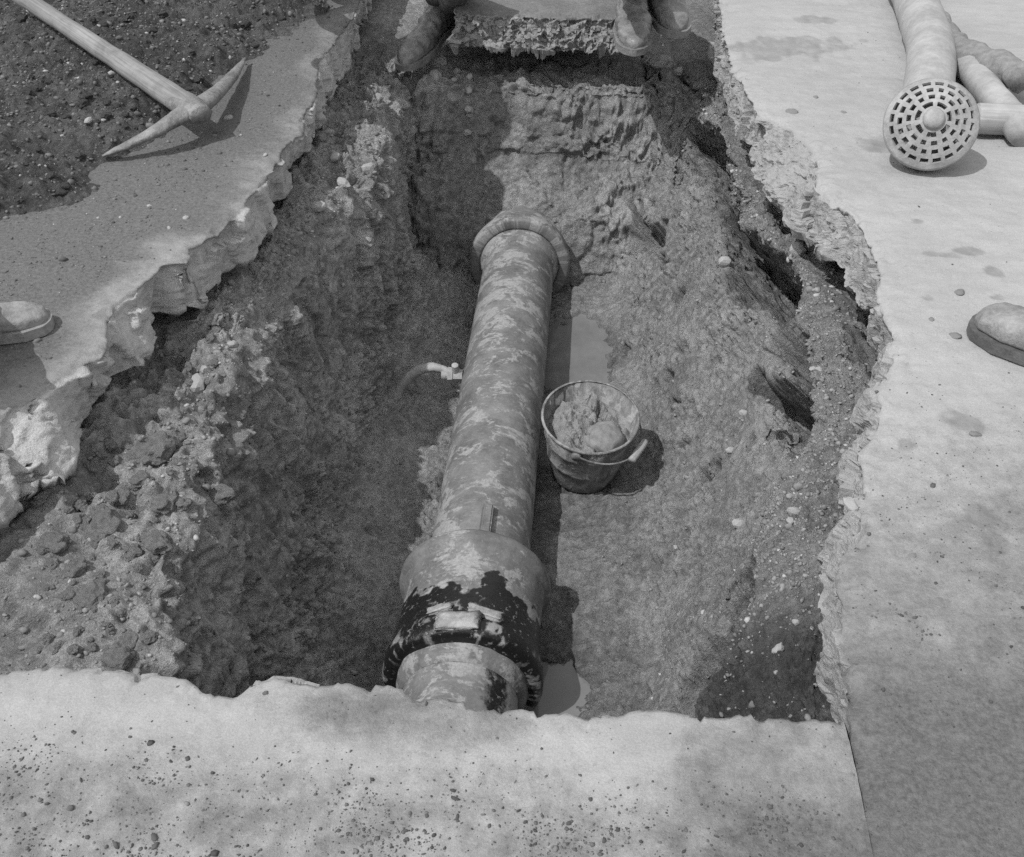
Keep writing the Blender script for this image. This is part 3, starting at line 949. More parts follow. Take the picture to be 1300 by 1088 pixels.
def bvh_of(o):
    me = o.data
    n = len(me.vertices); co = np.empty(n * 3, np.float32); me.vertices.foreach_get('co', co)
    nf_ = len(me.polygons); vi = np.empty(len(me.loops), np.int32); me.loops.foreach_get('vertex_index', vi)
    return BVHTree.FromPolygons(co.reshape(-1, 3).tolist(), vi.reshape(-1, 4).tolist())


TREES = [bvh_of(o) for o in (ground, pav_r, pav_l, heap)]


def ray(px, py):
    d = FWD + RIGHT * (px - CX) / F_PX - UP * (py - CY) / F_PX
    d = Vector(d).normalized(); best = None
    for t_ in TREES:
        h = t_.ray_cast(Vector(CAM), d)
        if h[0] is not None and (best is None or h[3] < best[3]): best = h
    return best


def px_size(pt):
    """metres per photo pixel there"""
    return float((np.array(pt) - CAM) @ FWD) / F_PX


# ------------------------------------------------------------------ water
def puddle(cx, cy, rx, ry, z, label):
    n = 40; vs = [(cx, cy, z)]
    for i in range(n):
        a = 2 * math.pi * i / n
        vs.append((cx + rx * math.cos(a), cy + ry * math.sin(a), z))
    me = bpy.data.meshes.new('water'); me.from_pydata(vs, [], [(0, i + 1, (i + 1) % n + 1) for i in range(n)])
    return tag(link_mesh('water', me, M_WATER), label, 'puddle', kind='structure')


puddle(0.01, 3.21, 0.21, 0.38, -0.945, 'still muddy puddle beside the main pipe above the bucket')
puddle(-0.02, 1.68, 0.15, 0.20, -0.953, 'small muddy puddle right of the tarred pipe joint')

# ------------------------------------------------------------------ water main
main = tag(empty('water_main', (PIPE_X, 1.9, PIPE_Z)), 'large cast iron water main with mud smears lying along the trench floor', 'pipe')


def pipe_part(name, prof, n=96, tarf=None, noise=0.0012, mat=None, parent=None):
    prof = np.array(prof, float)
    ss = [prof[0]]
    for a, b in zip(prof[:-1], prof[1:]):
        m_ = max(1, int(abs(b[0] - a[0]) / 0.012))
        for f in np.linspace(0, 1, m_ + 1)[1:]: ss.append(a + (b - a) * f)
    o = lathe(name, [(y - 1.9, r) for y, r in ss], n, mat or M_PIPE, parent or main, 'Y', noise, 18)
    me = o.data
    co = np.empty(len(me.vertices) * 3, np.float32); me.vertices.foreach_get('co', co); co = co.reshape(-1, 3)
    set_attr(me, 'tar', tarf(co) if tarf else np.full(len(co), -0.6))
    return o


pipe_part('barrel', [(1.80, 0.1345), (3.70, 0.1345)], 110)


def tar_sleeve(co):
    y = co[:, 1] + 1.9
    a = np.arctan2(co[:, 0], co[:, 2])
    r = np.hypot(co[:, 0], co[:, 2])
    c2 = np.stack([a * 0.19, y, 0 * y], -1)
    n1 = fbm(c2 * np.array([16, 30, 1]) + 3.1, 4, 0.6)
    n2 = fbm(c2 * np.array([38, 60, 1]) + 8.7, 4, 0.65)
    edge = 1.79 + 0.018 * np.sin(a * 4 + 0.6) + 0.035 * n1 - 0.055 * np.exp(-((a - 0.03) / 0.13) ** 2)
    t = sstep(edge + 0.012, edge - 0.02, y) * (1.15 + 0.25 * np.exp(-((a - 0.75) / 0.45) ** 2) + 0.15 * np.exp(-((a + 1.2) / 0.4) ** 2)) - 0.25
    mess = np.exp(-(a / 0.75) ** 2) * sstep(1.60, 1.66, y) * sstep(1.80, 1.72, y)
    t -= mess * np.clip(0.10 + 0.9 * n2, 0, 0.6)
    t -= sstep(0.186, 0.192, r) * (y < 1.70) * np.clip(0.02 + 0.9 * n1 + 0.5 * n2 + 0.4 * (a < -0.5), 0, 0.7)
    t -= (y < 1.612) * np.clip(0.15 + 1.2 * n2, 0, 0.6)
    return t


pipe_part('repair_sleeve', [(1.600, 0.150), (1.598, 0.172), (1.603, 0.186), (1.615, 0.1925), (1.640, 0.193), (1.662, 0.188), (1.70, 0.181), (1.76, 0.177), (1.82, 0.176),
                            (1.865, 0.177), (1.888, 0.180), (1.896, 0.183), (1.901, 0.192), (1.908, 0.1965), (1.928, 0.1965), (1.937, 0.192), (1.940, 0.182), (1.938, 0.138)], 128, tar_sleeve, 0.002)


def tar_near(co):
    y = co[:, 1] + 1.9
    a = np.arctan2(co[:, 0], co[:, 2])
    return 0.95 * np.exp(-((a - 0.75) / 0.38) ** 2) + 0.5 * np.exp(-((a + 1.3) / 0.3) ** 2) - 0.25


pipe_part('barrel', [(0.30, 0.136), (1.64, 0.136)], 96, tar_near)
# lead run into the two joints
pipe_part('lead_joint', [(1.560, 0.136), (1.566, 0.146), (1.585, 0.155), (1.604, 0.158)], 90, lambda c: 0.75 * np.exp(-((np.arctan2(c[:, 0], c[:, 2]) - 1.2) / 0.7) ** 2) - 0.3, 0.005, M_PIPE)
pipe_part('bell', [(3.700, 0.136), (3.690, 0.147), (3.645, 0.150), (3.632, 0.154), (3.630, 0.160), (3.630, 0.184), (3.633, 0.191), (3.641, 0.195), (3.676, 0.195), (3.686, 0.191), (3.70, 0.183), (3.76, 0.176), (3.86, 0.168), (3.95, 0.14), (4.15, 0.137)], 128, None, 0.0014)
pipe_part('lead_joint', [(3.580, 0.1345), (3.592, 0.142), (3.610, 0.146), (3.640, 0.152)], 90, None, 0.0012)
# casting rib on the crown of the barrel
bm = bmesh.new()
bmesh.ops.create_cube(bm, size=1)
for v in bm.verts:
    v.co = Vector((v.co.x * (0.024 if v.co.z > 0 else 0.034), v.co.y * 0.125, v.co.z * 0.03))
bmesh.ops.bevel(bm, geom=bm.edges[:], offset=0.004, segments=2, affect='EDGES')
o = bm_obj('casting_rib', bm, M_PIPE, main, False); o.location = (0.022, 2.02 - 1.9, 0.140); o.rotation_euler = (0, 0.16, 0)
me = o.data; n_ = len(me.vertices)
set_attr(me, 'tar', np.full(n_, -0.6)); set_vec(me, 'wrap', np.array([v.co + Vector((0.3, 2.2, 0)) for v in me.vertices]))
for loc, rot, sz in (((-0.008, 1.632 - 1.9, 0.1945), (0.1, -0.03, 0.05), (0.092, 0.046, 0.010)), ((0.052, 1.668 - 1.9, 0.1835), (-0.25, 0.2, -0.15), (0.075, 0.028, 0.014)),
                     ((-0.055, 1.678 - 1.9, 0.179), (-0.3, -0.25, 0.2), (0.055, 0.022, 0.012))):
    bm = bmesh.new(); bmesh.ops.create_cube(bm, size=1)
    bmesh.ops.subdivide_edges(bm, edges=bm.edges[:], cuts=4, use_grid_fill=True)
    for v in bm.verts:
        c = np.array([[v.co.x * 3 + loc[0] * 50, v.co.y * 3, v.co.z * 3]])
        k_ = 1 + 0.35 * float(perlin(c)[0])
        v.co = Vector((v.co.x * sz[0] * k_, v.co.y * sz[1] * k_, v.co.z * sz[2] * (1 + 0.4 * float(perlin(c * 1.7 + 5)[0]))))
    o = bm_obj('lead_patch', bm, M_LEAD, main); o.location = loc; o.rotation_euler = rot
# small service branch on the left of the barrel
yb = float(at(578, 478, -0.79)[1])
br = tube('service_tube', [(-0.160, yb - 1.9, 0.03), (-0.20, yb - 1.9 + 0.01, 0.045), (-0.25, yb - 1.9 + 0.015, 0.045), (-0.30, yb - 1.9 + 0.01, 0.02), (-0.345, yb - 1.9 - 0.005, -0.04), (-0.37, yb - 1.9 - 0.03, -0.10)],
          [0.011, 0.013, 0.016, 0.017, 0.016, 0.014], simple_mat('grey_lead_pipe', 0.24, 0.42, 40, 0.6, 0.4, 0.5), main, 12, 0.003, 50)
bm = bmesh.new()
for (x0, r_, l_, ax) in ((-0.150, 0.021, 0.036, 0), (-0.172, 0.027, 0.016, 0), (-0.155, 0.012, 0.075, 1), (-0.186, 0.016, 0.03, 0)):
    M_ = Matrix.Translation((x0, yb - 1.9, 0.03 if ax == 0 else 0.04)) @ (Matrix.Rotation(math.pi / 2, 4, 'Y') if ax == 0 else Matrix.Rotation(0.25, 4, 'X'))
    bmesh.ops.create_cone(bm, cap_ends=True, segments=6 if r_ > 0.02 else 14, radius1=r_, radius2=r_ * 0.92, depth=l_, matrix=M_)
bm_obj('tap_valve', bm, M_LEAD, main, False)

# ------------------------------------------------------------------ bucket with mud
bc = np.array([0.038, 2.535, -0.905])
bucket = tag(empty('bucket', bc, (math.radians(11), math.radians(3), 0.0)), 'muddy metal bucket with a wire bail standing beside the pipe', 'bucket')
lathe('body', [(0.006, 0.0), (0.004, 0.092), (0.0, 0.100), (0.004, 0.1035), (0.03, 0.106), (0.085, 0.1160), (0.088, 0.1185), (0.093, 0.1185), (0.096, 0.118), (0.17, 0.1305),
               (0.173, 0.1335), (0.179, 0.1335), (0.182, 0.1325), (0.236, 0.1415), (0.238, 0.1390), (0.10, 0.1150), (0.012, 0.100), (0.012, 0.0)], 96, M_TIN, bucket, 'Z', 0.0040, 26)
lathe('rim', [(0.232, 0.1415), (0.236, 0.1455), (0.241, 0.1455), (0.244, 0.142), (0.242, 0.1385)], 64, M_TIN, bucket, 'Z', 0.001, 14)
aa = np.linspace(0, math.pi, 17)
bail = [(0.158 * math.sin(a), 0.150 * math.cos(a), 0.228 - 0.052 * math.sin(a)) for a in aa]
Rb = Matrix.Rotation(math.radians(-14), 4, 'Z')
bail = [tuple(Rb @ Vector(b)) for b in bail]
bl = tube('bail', bail, [0.0028], M_TIN, bucket, 8, steps=3)
gi = 9
g0, g1 = Vector(bail[gi - 2]), Vector(bail[gi + 2])
gm = Vector(bail[gi]) * 1.03
dv = (g1 - g0).normalized() * 0.046
tube('grip', [gm - dv, gm, gm + dv], [0.0115, 0.0125, 0.0115], M_PALEWOOD, bl, 14, steps=4)
for sx in (0, 16):
    b = Vector(bail[sx])
    bm = bmesh.new(); bmesh.ops.create_cone(bm, cap_ends=True, segments=12, radius1=0.016, radius2=0.014, depth=0.014,
                                           matrix=Matrix.Translation(b * 0.965) @ Vector((b.x, b.y, 0)).to_track_quat('Z', 'Y').to_matrix().to_4x4())
    bm_obj('ear', bm, M_TIN, bucket)
# contents
r_ = np.linspace(0, 1, 34); a_ = np.linspace(0, 2 * np.pi, 90, endpoint=False)
RR, AA = np.meshgrid(r_, a_, indexing='ij')
mx, my = RR * 0.1285 * np.cos(AA), RR * 0.1285 * np.sin(AA)
q = np.stack([mx.ravel(), my.ravel(), 0 * mx.ravel()], -1)
mz = 0.172 + fbm(q * 16, 4) * 0.020 + facets(q * 18 + 3)[0] * 0.032 + facets(q * 44)[0] * 0.013 + fbm(q * 60, 3) * 0.005 + 0.02 * (q[:, 0] < 0.02)
mz = mz * (1 - sstep(0.85, 1, RR.ravel())) + 0.172 * sstep(0.85, 1, RR.ravel())
V = np.stack([q[:, 0], q[:, 1], mz], -1)
me = mesh_arrays('mud', V, grid_quads(34, 90, True))
BM_ = Matrix.Translation(bc) @ Matrix.Rotation(math.radians(3), 4, 'Y') @ Matrix.Rotation(math.radians(11), 4, 'X')
mud = link_mesh('mud', me, M_GREYMUD); mud.matrix_world = bucket.matrix_basis
tag(mud, 'lumpy grey mud filling the metal bucket', 'mud')


def blob_mesh(name, sx, sy, sz, seed, sub=3, amp=0.25, freq=1.6, facet=0.0):
    bm = bmesh.new(); bmesh.ops.create_icosphere(bm, subdivisions=sub, radius=1)
    co = np.array([v.co[:] for v in bm.verts])
    n_ = fbm(co * freq + seed * 7.13, 3) * amp
    if facet:
        w_, w2_ = worley(co * 1.3 + seed * 3.7)
        n_ += (0.5 - w_) * facet
    for v, k_ in zip(bm.verts, n_):
        v.co = Vector((v.co.x * sx, v.co.y * sy, v.co.z * sz)) * (1 + float(k_))
    me = bpy.data.meshes.new(name); bm.to_mesh(me); bm.free()
    return me


lump = link_mesh('clay_lump', blob_mesh('clay_lump', 0.055, 0.06, 0.038, 4, 4, 0.18, 1.5), M_MUDSTONE)
lump.matrix_world = bucket.matrix_basis @ Matrix.Translation((0.045, -0.045, 0.198))
tag(lump, 'smooth pale lump of clay resting on the mud in the bucket', 'clay')

# ------------------------------------------------------------------ pickaxe
def A3(px, py, z): return at(px, py, z)


pc = A3(243, 140, 0.085)
pick = tag(empty('pickaxe', pc), 'pickaxe with a dusty wooden handle lying on the soil heap', 'pickaxe')
rel = lambda *a: np.array(A3(*a)) - pc
tube('head', [rel(130, 198, 0.02), rel(160, 185, 0.04), rel(195, 168, 0.065), rel(228, 148, 0.085), rel(246, 138, 0.088), rel(262, 128, 0.08), rel(280, 113, 0.06), rel(297, 94, 0.04), rel(311, 74, 0.025)],
     [0.005, 0.016, 0.023, 0.031, 0.036, 0.032, 0.025, 0.019, 0.005], M_PICK, pick, 16, 0.002, 25, 0.62)
h0, h1 = rel(240, 136, 0.09), rel(52, 12, 0.16)
hd = (h1 - h0)
tube('handle', [h0 - hd * 0.05, h0 + hd * 0.06, h0 + hd * 0.3, h0 + hd * 0.6, h0 + hd * 1.0, h0 + hd * 1.25], [0.028, 0.035, 0.033, 0.030, 0.028, 0.030], M_WOOD, pick, 18, 0.002, 12)
tube('eye', [h0 - hd * 0.07, h0 - hd * 0.02, h0 + hd * 0.045, h0 + hd * 0.075], [0.036, 0.044, 0.043, 0.037], M_PICK, pick, 8, 0.001, 25, 0.72)

# ------------------------------------------------------------------ suction hose and strainer
sc_ = A3(1182, 157, 0.125)
hose = tag(empty('suction_hose', sc_), 'pale suction hose ending in a round perforated strainer on the right pavement', 'hose')
S_R = 0.119
vd = Vector(CAM - sc_).normalized()
nrm = Vector((-0.19, -0.80, 0.57)).normalized()
zq = nrm.to_track_quat('Z', 'Y').to_matrix().to_4x4()


def dome_z(r): return 0.052 * (1 - (r / S_R) ** 2)


NA = 120
rings = [0.0, 0.010, 0.024, 0.028, 0.034, 0.046, 0.055, 0.0665, 0.0755, 0.087, 0.096, 0.106, 0.113, 0.119]
hole_rings = {4: 7, 6: 14, 8: 18, 10: 20}       # ring index -> number of holes
bm = bmesh.new()
vg = []
for ir, r in enumerate(rings):
    row = []
    for ia in range(NA):
        a = 2 * math.pi * ia / NA
        row.append(bm.verts.new((r * math.cos(a), r * math.sin(a), dome_z(r))) if r > 0 else None)
    vg.append(row)
for ir in range(1, len(rings) - 1):
    for ia in range(NA):
        if ir in hole_rings:
            nh = hole_rings[ir]; ph = (ia + 0.5) / NA * nh + (0.25 if ir % 4 else 0.0)
            if (ph % 1.0) < (0.55 if ir > 4 else 0.68): continue
        bm.faces.new((vg[ir][ia], vg[ir + 1][ia], vg[ir + 1][(ia + 1) % NA], vg[ir][(ia + 1) % NA]))
bm.faces.new(vg[1])
for v in [v for v in bm.verts if not v.link_faces]: bm.verts.remove(v)
st = bm_obj('strainer', bm, M_CASTWHITE, hose, False)
st.matrix_local = zq
mod = st.modifiers.new('thick', 'SOLIDIFY'); mod.thickness = 0.007; mod.offset = -1
lathe('boss', [(0.046, 0.027), (0.056, 0.0275), (0.063, 0.023), (0.067, 0.014), (0.068, 0.0)], 32, M_CASTWHITE, st)
lathe('cup', [(0.001, 0.1185), (-0.004, 0.1215), (-0.016, 0.1205), (-0.05, 0.113), (-0.085, 0.086), (-0.10, 0.074), (-0.101, 0.068), (-0.08, 0.080), (-0.045, 0.107), (-0.004, 0.1165), (0.001, 0.1185)], 64, M_CASTWHITE, st, 'Z', 0.0008, 20)
back = Vector(sc_) - nrm * 0.09
hp = [(0, 0, 0)]
p_ = [Vector(sc_) - nrm * 0.085, Vector(sc_) - nrm * 0.15 + Vector((0, 0.02, 0.015)), Vector(A3(1182, 75, 0.085)), Vector(A3(1172, 30, 0.080)), Vector(A3(1150, -25, 0.078)), Vector(A3(1105, -90, 0.078))]
tube('hose_body', [np.array(v) - sc_ for v in p_], [0.074, 0.073, 0.073, 0.074, 0.075, 0.075], M_HOSE, hose, 36, 0.003, 9, 1.0, 10)

# muddy wrapped hose, pale tube and timber pole behind it
w_pts = [A3(1188, 20, 0.05), A3(1205, 52, 0.05), A3(1228, 72, 0.055), A3(1255, 78, 0.07), A3(1300, 100, 0.09)]
tag(tube('wrapped_hose', w_pts, [0.035, 0.048, 0.058, 0.055, 0.05], M_MUDSTONE, None, 26, 0.016, 16, 0.8, 14), 'mud caked lumpy hose lying behind the pale suction hose', 'hose')
t_pts = [A3(1226, 80, 0.045), A3(1240, 97, 0.045), A3(1262, 124, 0.045), A3(1300, 168, 0.045)]
tag(tube('canvas_tube', t_pts, [0.043, 0.045, 0.045, 0.045], M_HOSE, None, 24, 0.003, 12, 0.9), 'pale canvas tube slanting out from under the mud caked hose', 'tube')
po0, po1 = A3(1240, 150, 0.05), A3(1400, 158, 0.05)
pole = tag(tube('timber_pole', [po0, po0 + (po1 - po0) * 0.05, po0 + (po1 - po0) * 0.5, po1], [0.041, 0.043, 0.043, 0.043], M_PALEWOOD, None, 24, 0.0015, 20), 'round timber pole with a sawn end beside the strainer', 'pole')


# ------------------------------------------------------------------ boots and shoes
def shoe(name, toe, heel, width, height, label, mat, shaft_to=None, shaft_r=0.055, seed=1, welt=True, z0=0.0, tilt=(0, 0), wrinkle=0.006, cat='boot'):
    """a boot from toe to heel; loft of rounded cross sections with sole and welt"""
    toe = np.array(toe, float); heel = np.array(heel, float)
    ln = np.linalg.norm(toe - heel)
    root = empty(name, heel)
    xdir = Vector((toe - heel) / ln)
    side = Vector((0, 0, 1)).cross(xdir).normalized()
    upv = xdir.cross(side).normalized()
    M_ = Matrix((xdir, side, upv)).transposed().to_4x4()
    ns_, na_ = 60, 48
    V = []
    uu = np.linspace(0, 1, ns_)
    def wid(u): return width * 0.5 * (np.interp(u, [0, .06, .25, .45, .72, .9, .97, 1], [.45, .68, .74, .72, 1.0, .82, .5, .05]))
    def hei(u): return height * np.interp(u, [0, .05, .22, .40, .55, .75, .9, .97, 1], [.8, 1.0, 1.05, .92, .66, .50, .42, .30, .08])
    for u in uu:
        for a in np.linspace(0, 2 * np.pi, na_, endpoint=False):
            c, s_ = math.cos(a), math.sin(a)
            y = wid(u) * np.sign(c) * abs(c) ** 0.75
            z = hei(u) * (0.5 + 0.5 * np.sign(s_) * abs(s_) ** (0.8 if s_ > 0 else 0.4))
            if s_ > 0: y *= 1 - 0.25 * s_ ** 2
            V.append((u * ln, y, z))
    V = np.array(V)
    nn_ = fbm(V * np.array([30, 16, 22]) + seed * 9, 3) * wrinkle + (ridged(V * np.array([26, 9, 9]) + seed, 2) - 1) * wrinkle * 0.6
    cen = np.stack([V[:, 0], 0 * V[:, 1], np.repeat([hei(u) * .45 for u in uu], na_)], -1)
    dv_ = V - cen; dv_ /= np.linalg.norm(dv_, axis=1)[:, None] + 1e-6
    V = V + dv_ * nn_[:, None] * sstep(0.005, 0.02, V[:, 2])[:, None]
    me = mesh_arrays('upper', V, grid_quads(ns_, na_, True))
    bm = bmesh.new(); bm.from_mesh(me); bm.verts.ensure_lookup_table()
    bm.faces.new([bm.verts[i] for i in range(na_)]); bm.faces.new([bm.verts[(ns_ - 1) * na_ + i] for i in range(na_)])
    bmesh.ops.recalc_face_normals(bm, faces=bm.faces); bm.to_mesh(me); bm.free()
    up_ = link_mesh('upper', me, mat, root); up_.matrix_local = M_
    # sole: outline prism
    ol = []
    us = np.concatenate([np.linspace(0, 1, 40)])
    for u in us: ol.append((u * ln * 1.03 - 0.01 * ln, wid(u) * 1.10 + 0.004))
    for u in us[::-1]: ol.append((u * ln * 1.03 - 0.01 * ln, -wid(u) * 1.10 - 0.004))
    bm = bmesh.new()
    b0 = [bm.verts.new((x, y, -0.016)) for x, y in ol]; b1 = [bm.verts.new((x, y, 0.006)) for x, y in ol]
    for i in range(len(ol)):
        j = (i + 1) % len(ol); bm.faces.new((b0[i], b0[j], b1[j], b1[i]))
    bm.faces.new(b0[::-1]); bm.faces.new(b1)
    so = bm_obj('sole', bm, M_SOLE if not welt else mat, root, False); so.matrix_local = M_
    if shaft_to is not None:
        s0 = np.array(M_ @ Vector((ln * 0.24, 0, height * 0.72))); s1 = np.array(shaft_to) - heel
        mid = s0 * 0.5 + s1 * 0.5
        tube('shaft', [s0 - (s1 - s0) * 0.12, s0, mid, s1], [shaft_r * 0.8, shaft_r, shaft_r * 1.05, shaft_r * 1.12], mat, root, 30, 0.010, 14, 1.0, 12)
    tag(root, label, cat)
    return root


# far left: rubber boot of the man at the corner, toe towards the lower left
shoe('boot', A3(512, 84, -0.16), A3(580, 15, -0.14), 0.115, 0.12, 'wet rubber boot at the far left corner of the trench', M_RUBBER, A3(600, -40, 0.18), 0.062, 3, wrinkle=0.009)
# far right of the end wall: two boots side by side, toes over the edge
shoe('boot', A3(805, 64, 0.0), A3(800, -16, 0.02), 0.125, 0.125, 'shiny creased rubber boot hanging its toe over the far trench edge', M_RUBBER, A3(795, -50, 0.30), 0.066, 5, wrinkle=0.010)
shoe('boot', A3(860, 42, 0.02), A3(822, -32, 0.02), 0.125, 0.13, 'smooth rubber boot right of the one with its toe over the edge', M_RUBBER, A3(822, -70, 0.30), 0.066, 6, wrinkle=0.006)
# shoe tip at the left edge
shoe('shoe', A3(64, 402, 0.02), A3(-75, 432, 0.02), 0.09, 0.075, 'scuffed leather shoe with a thick welt on the dirty left pavement', M_LEATHER, A3(-130, 405, 0.22), 0.05, 8, wrinkle=0.004, cat='shoe')
# boot tip at the right edge
shoe('shoe', A3(1240, 404, 0.02), A3(1420, 492, 0.02), 0.12, 0.115, 'dark soled leather boot toe at the right side of the pavement', M_LEATHER, A3(1420, 492, 0.02) + np.array([-0.02, 0.01, 0.30]), 0.05, 9, welt=False, wrinkle=0.004)


# ------------------------------------------------------------------ stones and clods lying loose
def place(name, px, py, wpx, mat, label, cat, group, seed, flat=0.65, asp=1.0, facet=0.25, rot=None, sub=2, amp=0.22, mesh=None):
    h = ray(px, py)
    if h is None: return None
    r = 0.5 * wpx * px_size(h[0])
    me = mesh or blob_mesh(name, 1, asp, flat, seed, sub, amp, 1.2, facet)
    o = bpy.data.objects.new(name, me); COL.objects.link(o)
    if not me.materials: me.materials.append(mat)
    me.polygons.foreach_set('use_smooth', np.full(len(me.polygons), facet < 0.3))
    o.scale = (r, r, r)
    o.rotation_euler = (random.uniform(-.3, .3), random.uniform(-.3, .3), rot if rot is not None else random.uniform(0, 6.28))
    o.location = Vector(h[0]) + Vector(h[1]) * r * flat * 0.15
    return tag(o, label, cat, group)


PALE = [(295, 437, 14, 'small pale stone at the top of the rubble shelf lip'), (250, 488, 30, 'largest pale stone on the rubble lip above the crumbled clods'),
        (262, 470, 16, 'pale pebble behind the largest stone on the rubble lip'), (417, 168, 16, 'long pale stone high on the left ledge below the pavement edge'),
        (426, 199, 16, 'pale stone on the left ledge just below the long one'), (478, 125, 20, 'flat pale chip on the left ledge under the far boot'),
        (466, 215, 22, 'pale broken lump on the lip of the left ledge'), (435, 232, 22, 'pale lump lower on the lip of the left ledge'),
        (405, 263, 24, 'low pale lump at the near end of the left ledge lip'),
        (920, 333, 18, 'rounded pale stone beside the big dark cleft'), (1012, 318, 22, 'pale wedge shaped stone under the broken right pavement edge'),
        (928, 572, 14, 'white stone on the clay bank below the cleft'), (939, 665, 22, 'rounded grey stone on the lower gravel bank'),
        (1009, 650, 20, 'flat pale chip on the gravel ledge near the slab'), (1003, 661, 14, 'small pale chip beside the flat chip on the gravel ledge'),
        (858, 695, 9, 'tiny white pebble low on the clay bank'), (1040, 470, 12, 'pale pebble on the gravel ledge beside the slab notch'),
        (1032, 468, 10, 'smaller pale pebble beside the pebble near the slab notch'), (945, 525, 14, 'pale crumbly stone below the thin cleft'),
        (1010, 790, 10, 'pale pebble above the gravel with a painted shadow'), (988, 825, 18, 'pale flat stone in the gravel with a painted shadow'),
        (1080, 640, 26, 'upright pale sliver wedged under the right slab edge'),
        (215, 290, 7, 'tiny white pebble on the left pavement dirt'), (290, 150, 12, 'small white chip on the left pavement near the pick point'),
        (337, 197, 8, 'small white pebble near the left pavement edge'), (190, 262, 7, 'white pebble in the dirt on the left pavement'),
        (236, 277, 8, 'second white pebble in the dirt on the left pavement'), (113, 153, 12, 'white pebble in the dark soil left of the pick head'),
        (132, 152, 9, 'smaller white pebble in the dark soil under the pick handle')]
for i, (px, py, w, lab) in enumerate(PALE):
    place('stone', px, py, w, M_STONE, lab, 'stone', 'pale stones lying about the trench edges', i + 1, random.uniform(0.5, 0.8), random.uniform(0.6, 1.0), 0.3)
# a column of whitish stones in the shaded far wall
for i, (px, py, w) in enumerate(((596, 98, 10), (595, 115, 12), (594, 138, 14), (596, 146, 10), (593, 168, 12), (580, 92, 12), (576, 102, 9))):
    place('stone', px, py, w, M_STONE, ['topmost', 'second', 'third', 'fourth', 'lowest', 'upper left', 'lower left'][i] + ' pale stone in the upright streak in the shaded far wall', 'stone', 'pale stones in the far wall', 60 + i, 0.7, 0.8, 0.35)
for i, (px, py, w, lab) in enumerate(((562, 62, 16, 'pale stone at the corner just right of the far boot'), (555, 78, 26, 'pale mortar lump below the far boot'), (552, 98, 20, 'lower pale mortar lump in the far left corner'),
                                      (840, 82, 30, 'broad pale mortar lump right of the far boots'), (862, 92, 18, 'pale mortar lump on the gravel at the far right corner'), (822, 78, 16, 'small pale lump beneath the far right boots'))):
    place('stone', px, py, w, M_STONE, lab, 'stone', 'pale mortar lumps at the far corners', 80 + i, 0.7, 0.8, 0.4, sub=3)
# muddy lumps on the right pavement
for i, (px, py, w, lab) in enumerate(((1217, 371, 20, 'flat mud lump on the right pavement above the boot toe'), (1212, 426, 20, 'mud lump on the right pavement left of the boot toe'),
                                      (1182, 406, 12, 'small mud lump left of the boot on the right pavement'), (1239, 551, 18, 'dark mud lump at the stain on the right pavement'),
                                      (1160, 218, 14, 'mud lump on the pavement just below the strainer'), (1005, 142, 18, 'flat mud lump on the pavement near the broken edge'),
                                      (1036, 123, 10, 'small mud lump high on the right pavement'), (1071, 143, 9, 'tiny mud lump on the right pavement left of the strainer'),
                                      (1158, 706, 12, 'pale lump in the dirt low on the right pavement'))):
    place('mud_lump', px, py, w, M_MUDSTONE, lab, 'mud lump', 'mud lumps on the right pavement', 100 + i, 0.35, 0.7, 0.25, sub=3)


def inside(x, y, poly):
    c = False; j = len(poly) - 1
    for i in range(len(poly)):
        xi, yi = poly[i]; xj, yj = poly[j]
        if (yi > y) != (yj > y) and x < (xj - xi) * (y - yi) / (yj - yi) + xi: c = not c
        j = i
    return c


NAMED = [(195, 572, 62, 'broad flat pale clod on top of the rubble shelf'), (180, 610, 34, 'pale broken clod below the broad flat clod'), (280, 628, 36, 'rounded clod bulging from the left trench wall'),
         (212, 640, 40, 'pale clod at the lip of the rubble shelf'), (130, 668, 50, 'large grey clod in the middle of the rubble shelf'), (97, 722, 34, 'blocky clod in the lower rubble shelf'),
         (200, 690, 42, 'large pale clod on the lower lip of the rubble'), (165, 815, 30, 'grey clod just above the near slab'), (188, 810, 24, 'smaller grey clod beside the one above the near slab'),
         (150, 838, 44, 'pale clod resting against the near slab'), (230, 640, 26, 'small clod on the rubble lip'), (118, 760, 46, 'wide crumbling clod low on the left'), (70, 690, 40, 'dark clod at the left end of the rubble')]
for i, (px, py, w, lab) in enumerate(NAMED):
    place('earth_clod', px, py, w, M_CLOD, lab, 'clod', 'larger clods on the rubble shelf', 200 + i, 0.55, 0.8, 0.35, sub=4, amp=0.3)
SHELF = [(60, 640), (150, 545), (190, 470), (215, 400), (270, 400), (280, 440), (258, 520), (262, 550), (235, 600), (225, 660), (200, 720), (185, 790), (150, 840), (50, 842)]
clod_meshes = [blob_mesh('earth_clod', 1, random.uniform(.65, 1), random.uniform(.5, .8), 300 + i, 3, 0.35, 1.3, 0.4) for i in range(10)]
c_ = 0
while c_ < 110:
    px, py = random.uniform(45, 285), random.uniform(400, 845)
    if not inside(px, py, SHELF): continue
    w = random.choice((9, 11, 12, 14, 17, 22)) * (0.7 if py < 560 else 1.0)
    place('earth_clod', px, py, w, M_CLOD, ('small loose clod at the foot of the left slab' if px < 45 + (845 - py) * 0.33 else 'small loose clod near the lip of the rubble shelf') if py < 700 else ('small loose clod low on the rubble shelf beside the near slab'), 'clod', 'small loose clods on the rubble shelf', 0, 0.6, mesh=clod_meshes[c_ % 10], facet=0.4)
    c_ += 1
heap_meshes = [blob_mesh('soil_clod', 1, random.uniform(.65, 1), random.uniform(.5, .85), 400 + i, 2, 0.4, 1.3, 0.4) for i in range(8)]
M_HCLOD = earth_mat('heap_clod_soil', 0.06, 0.14, 0.3, 0.8, use_attr=False)
c_ = 0
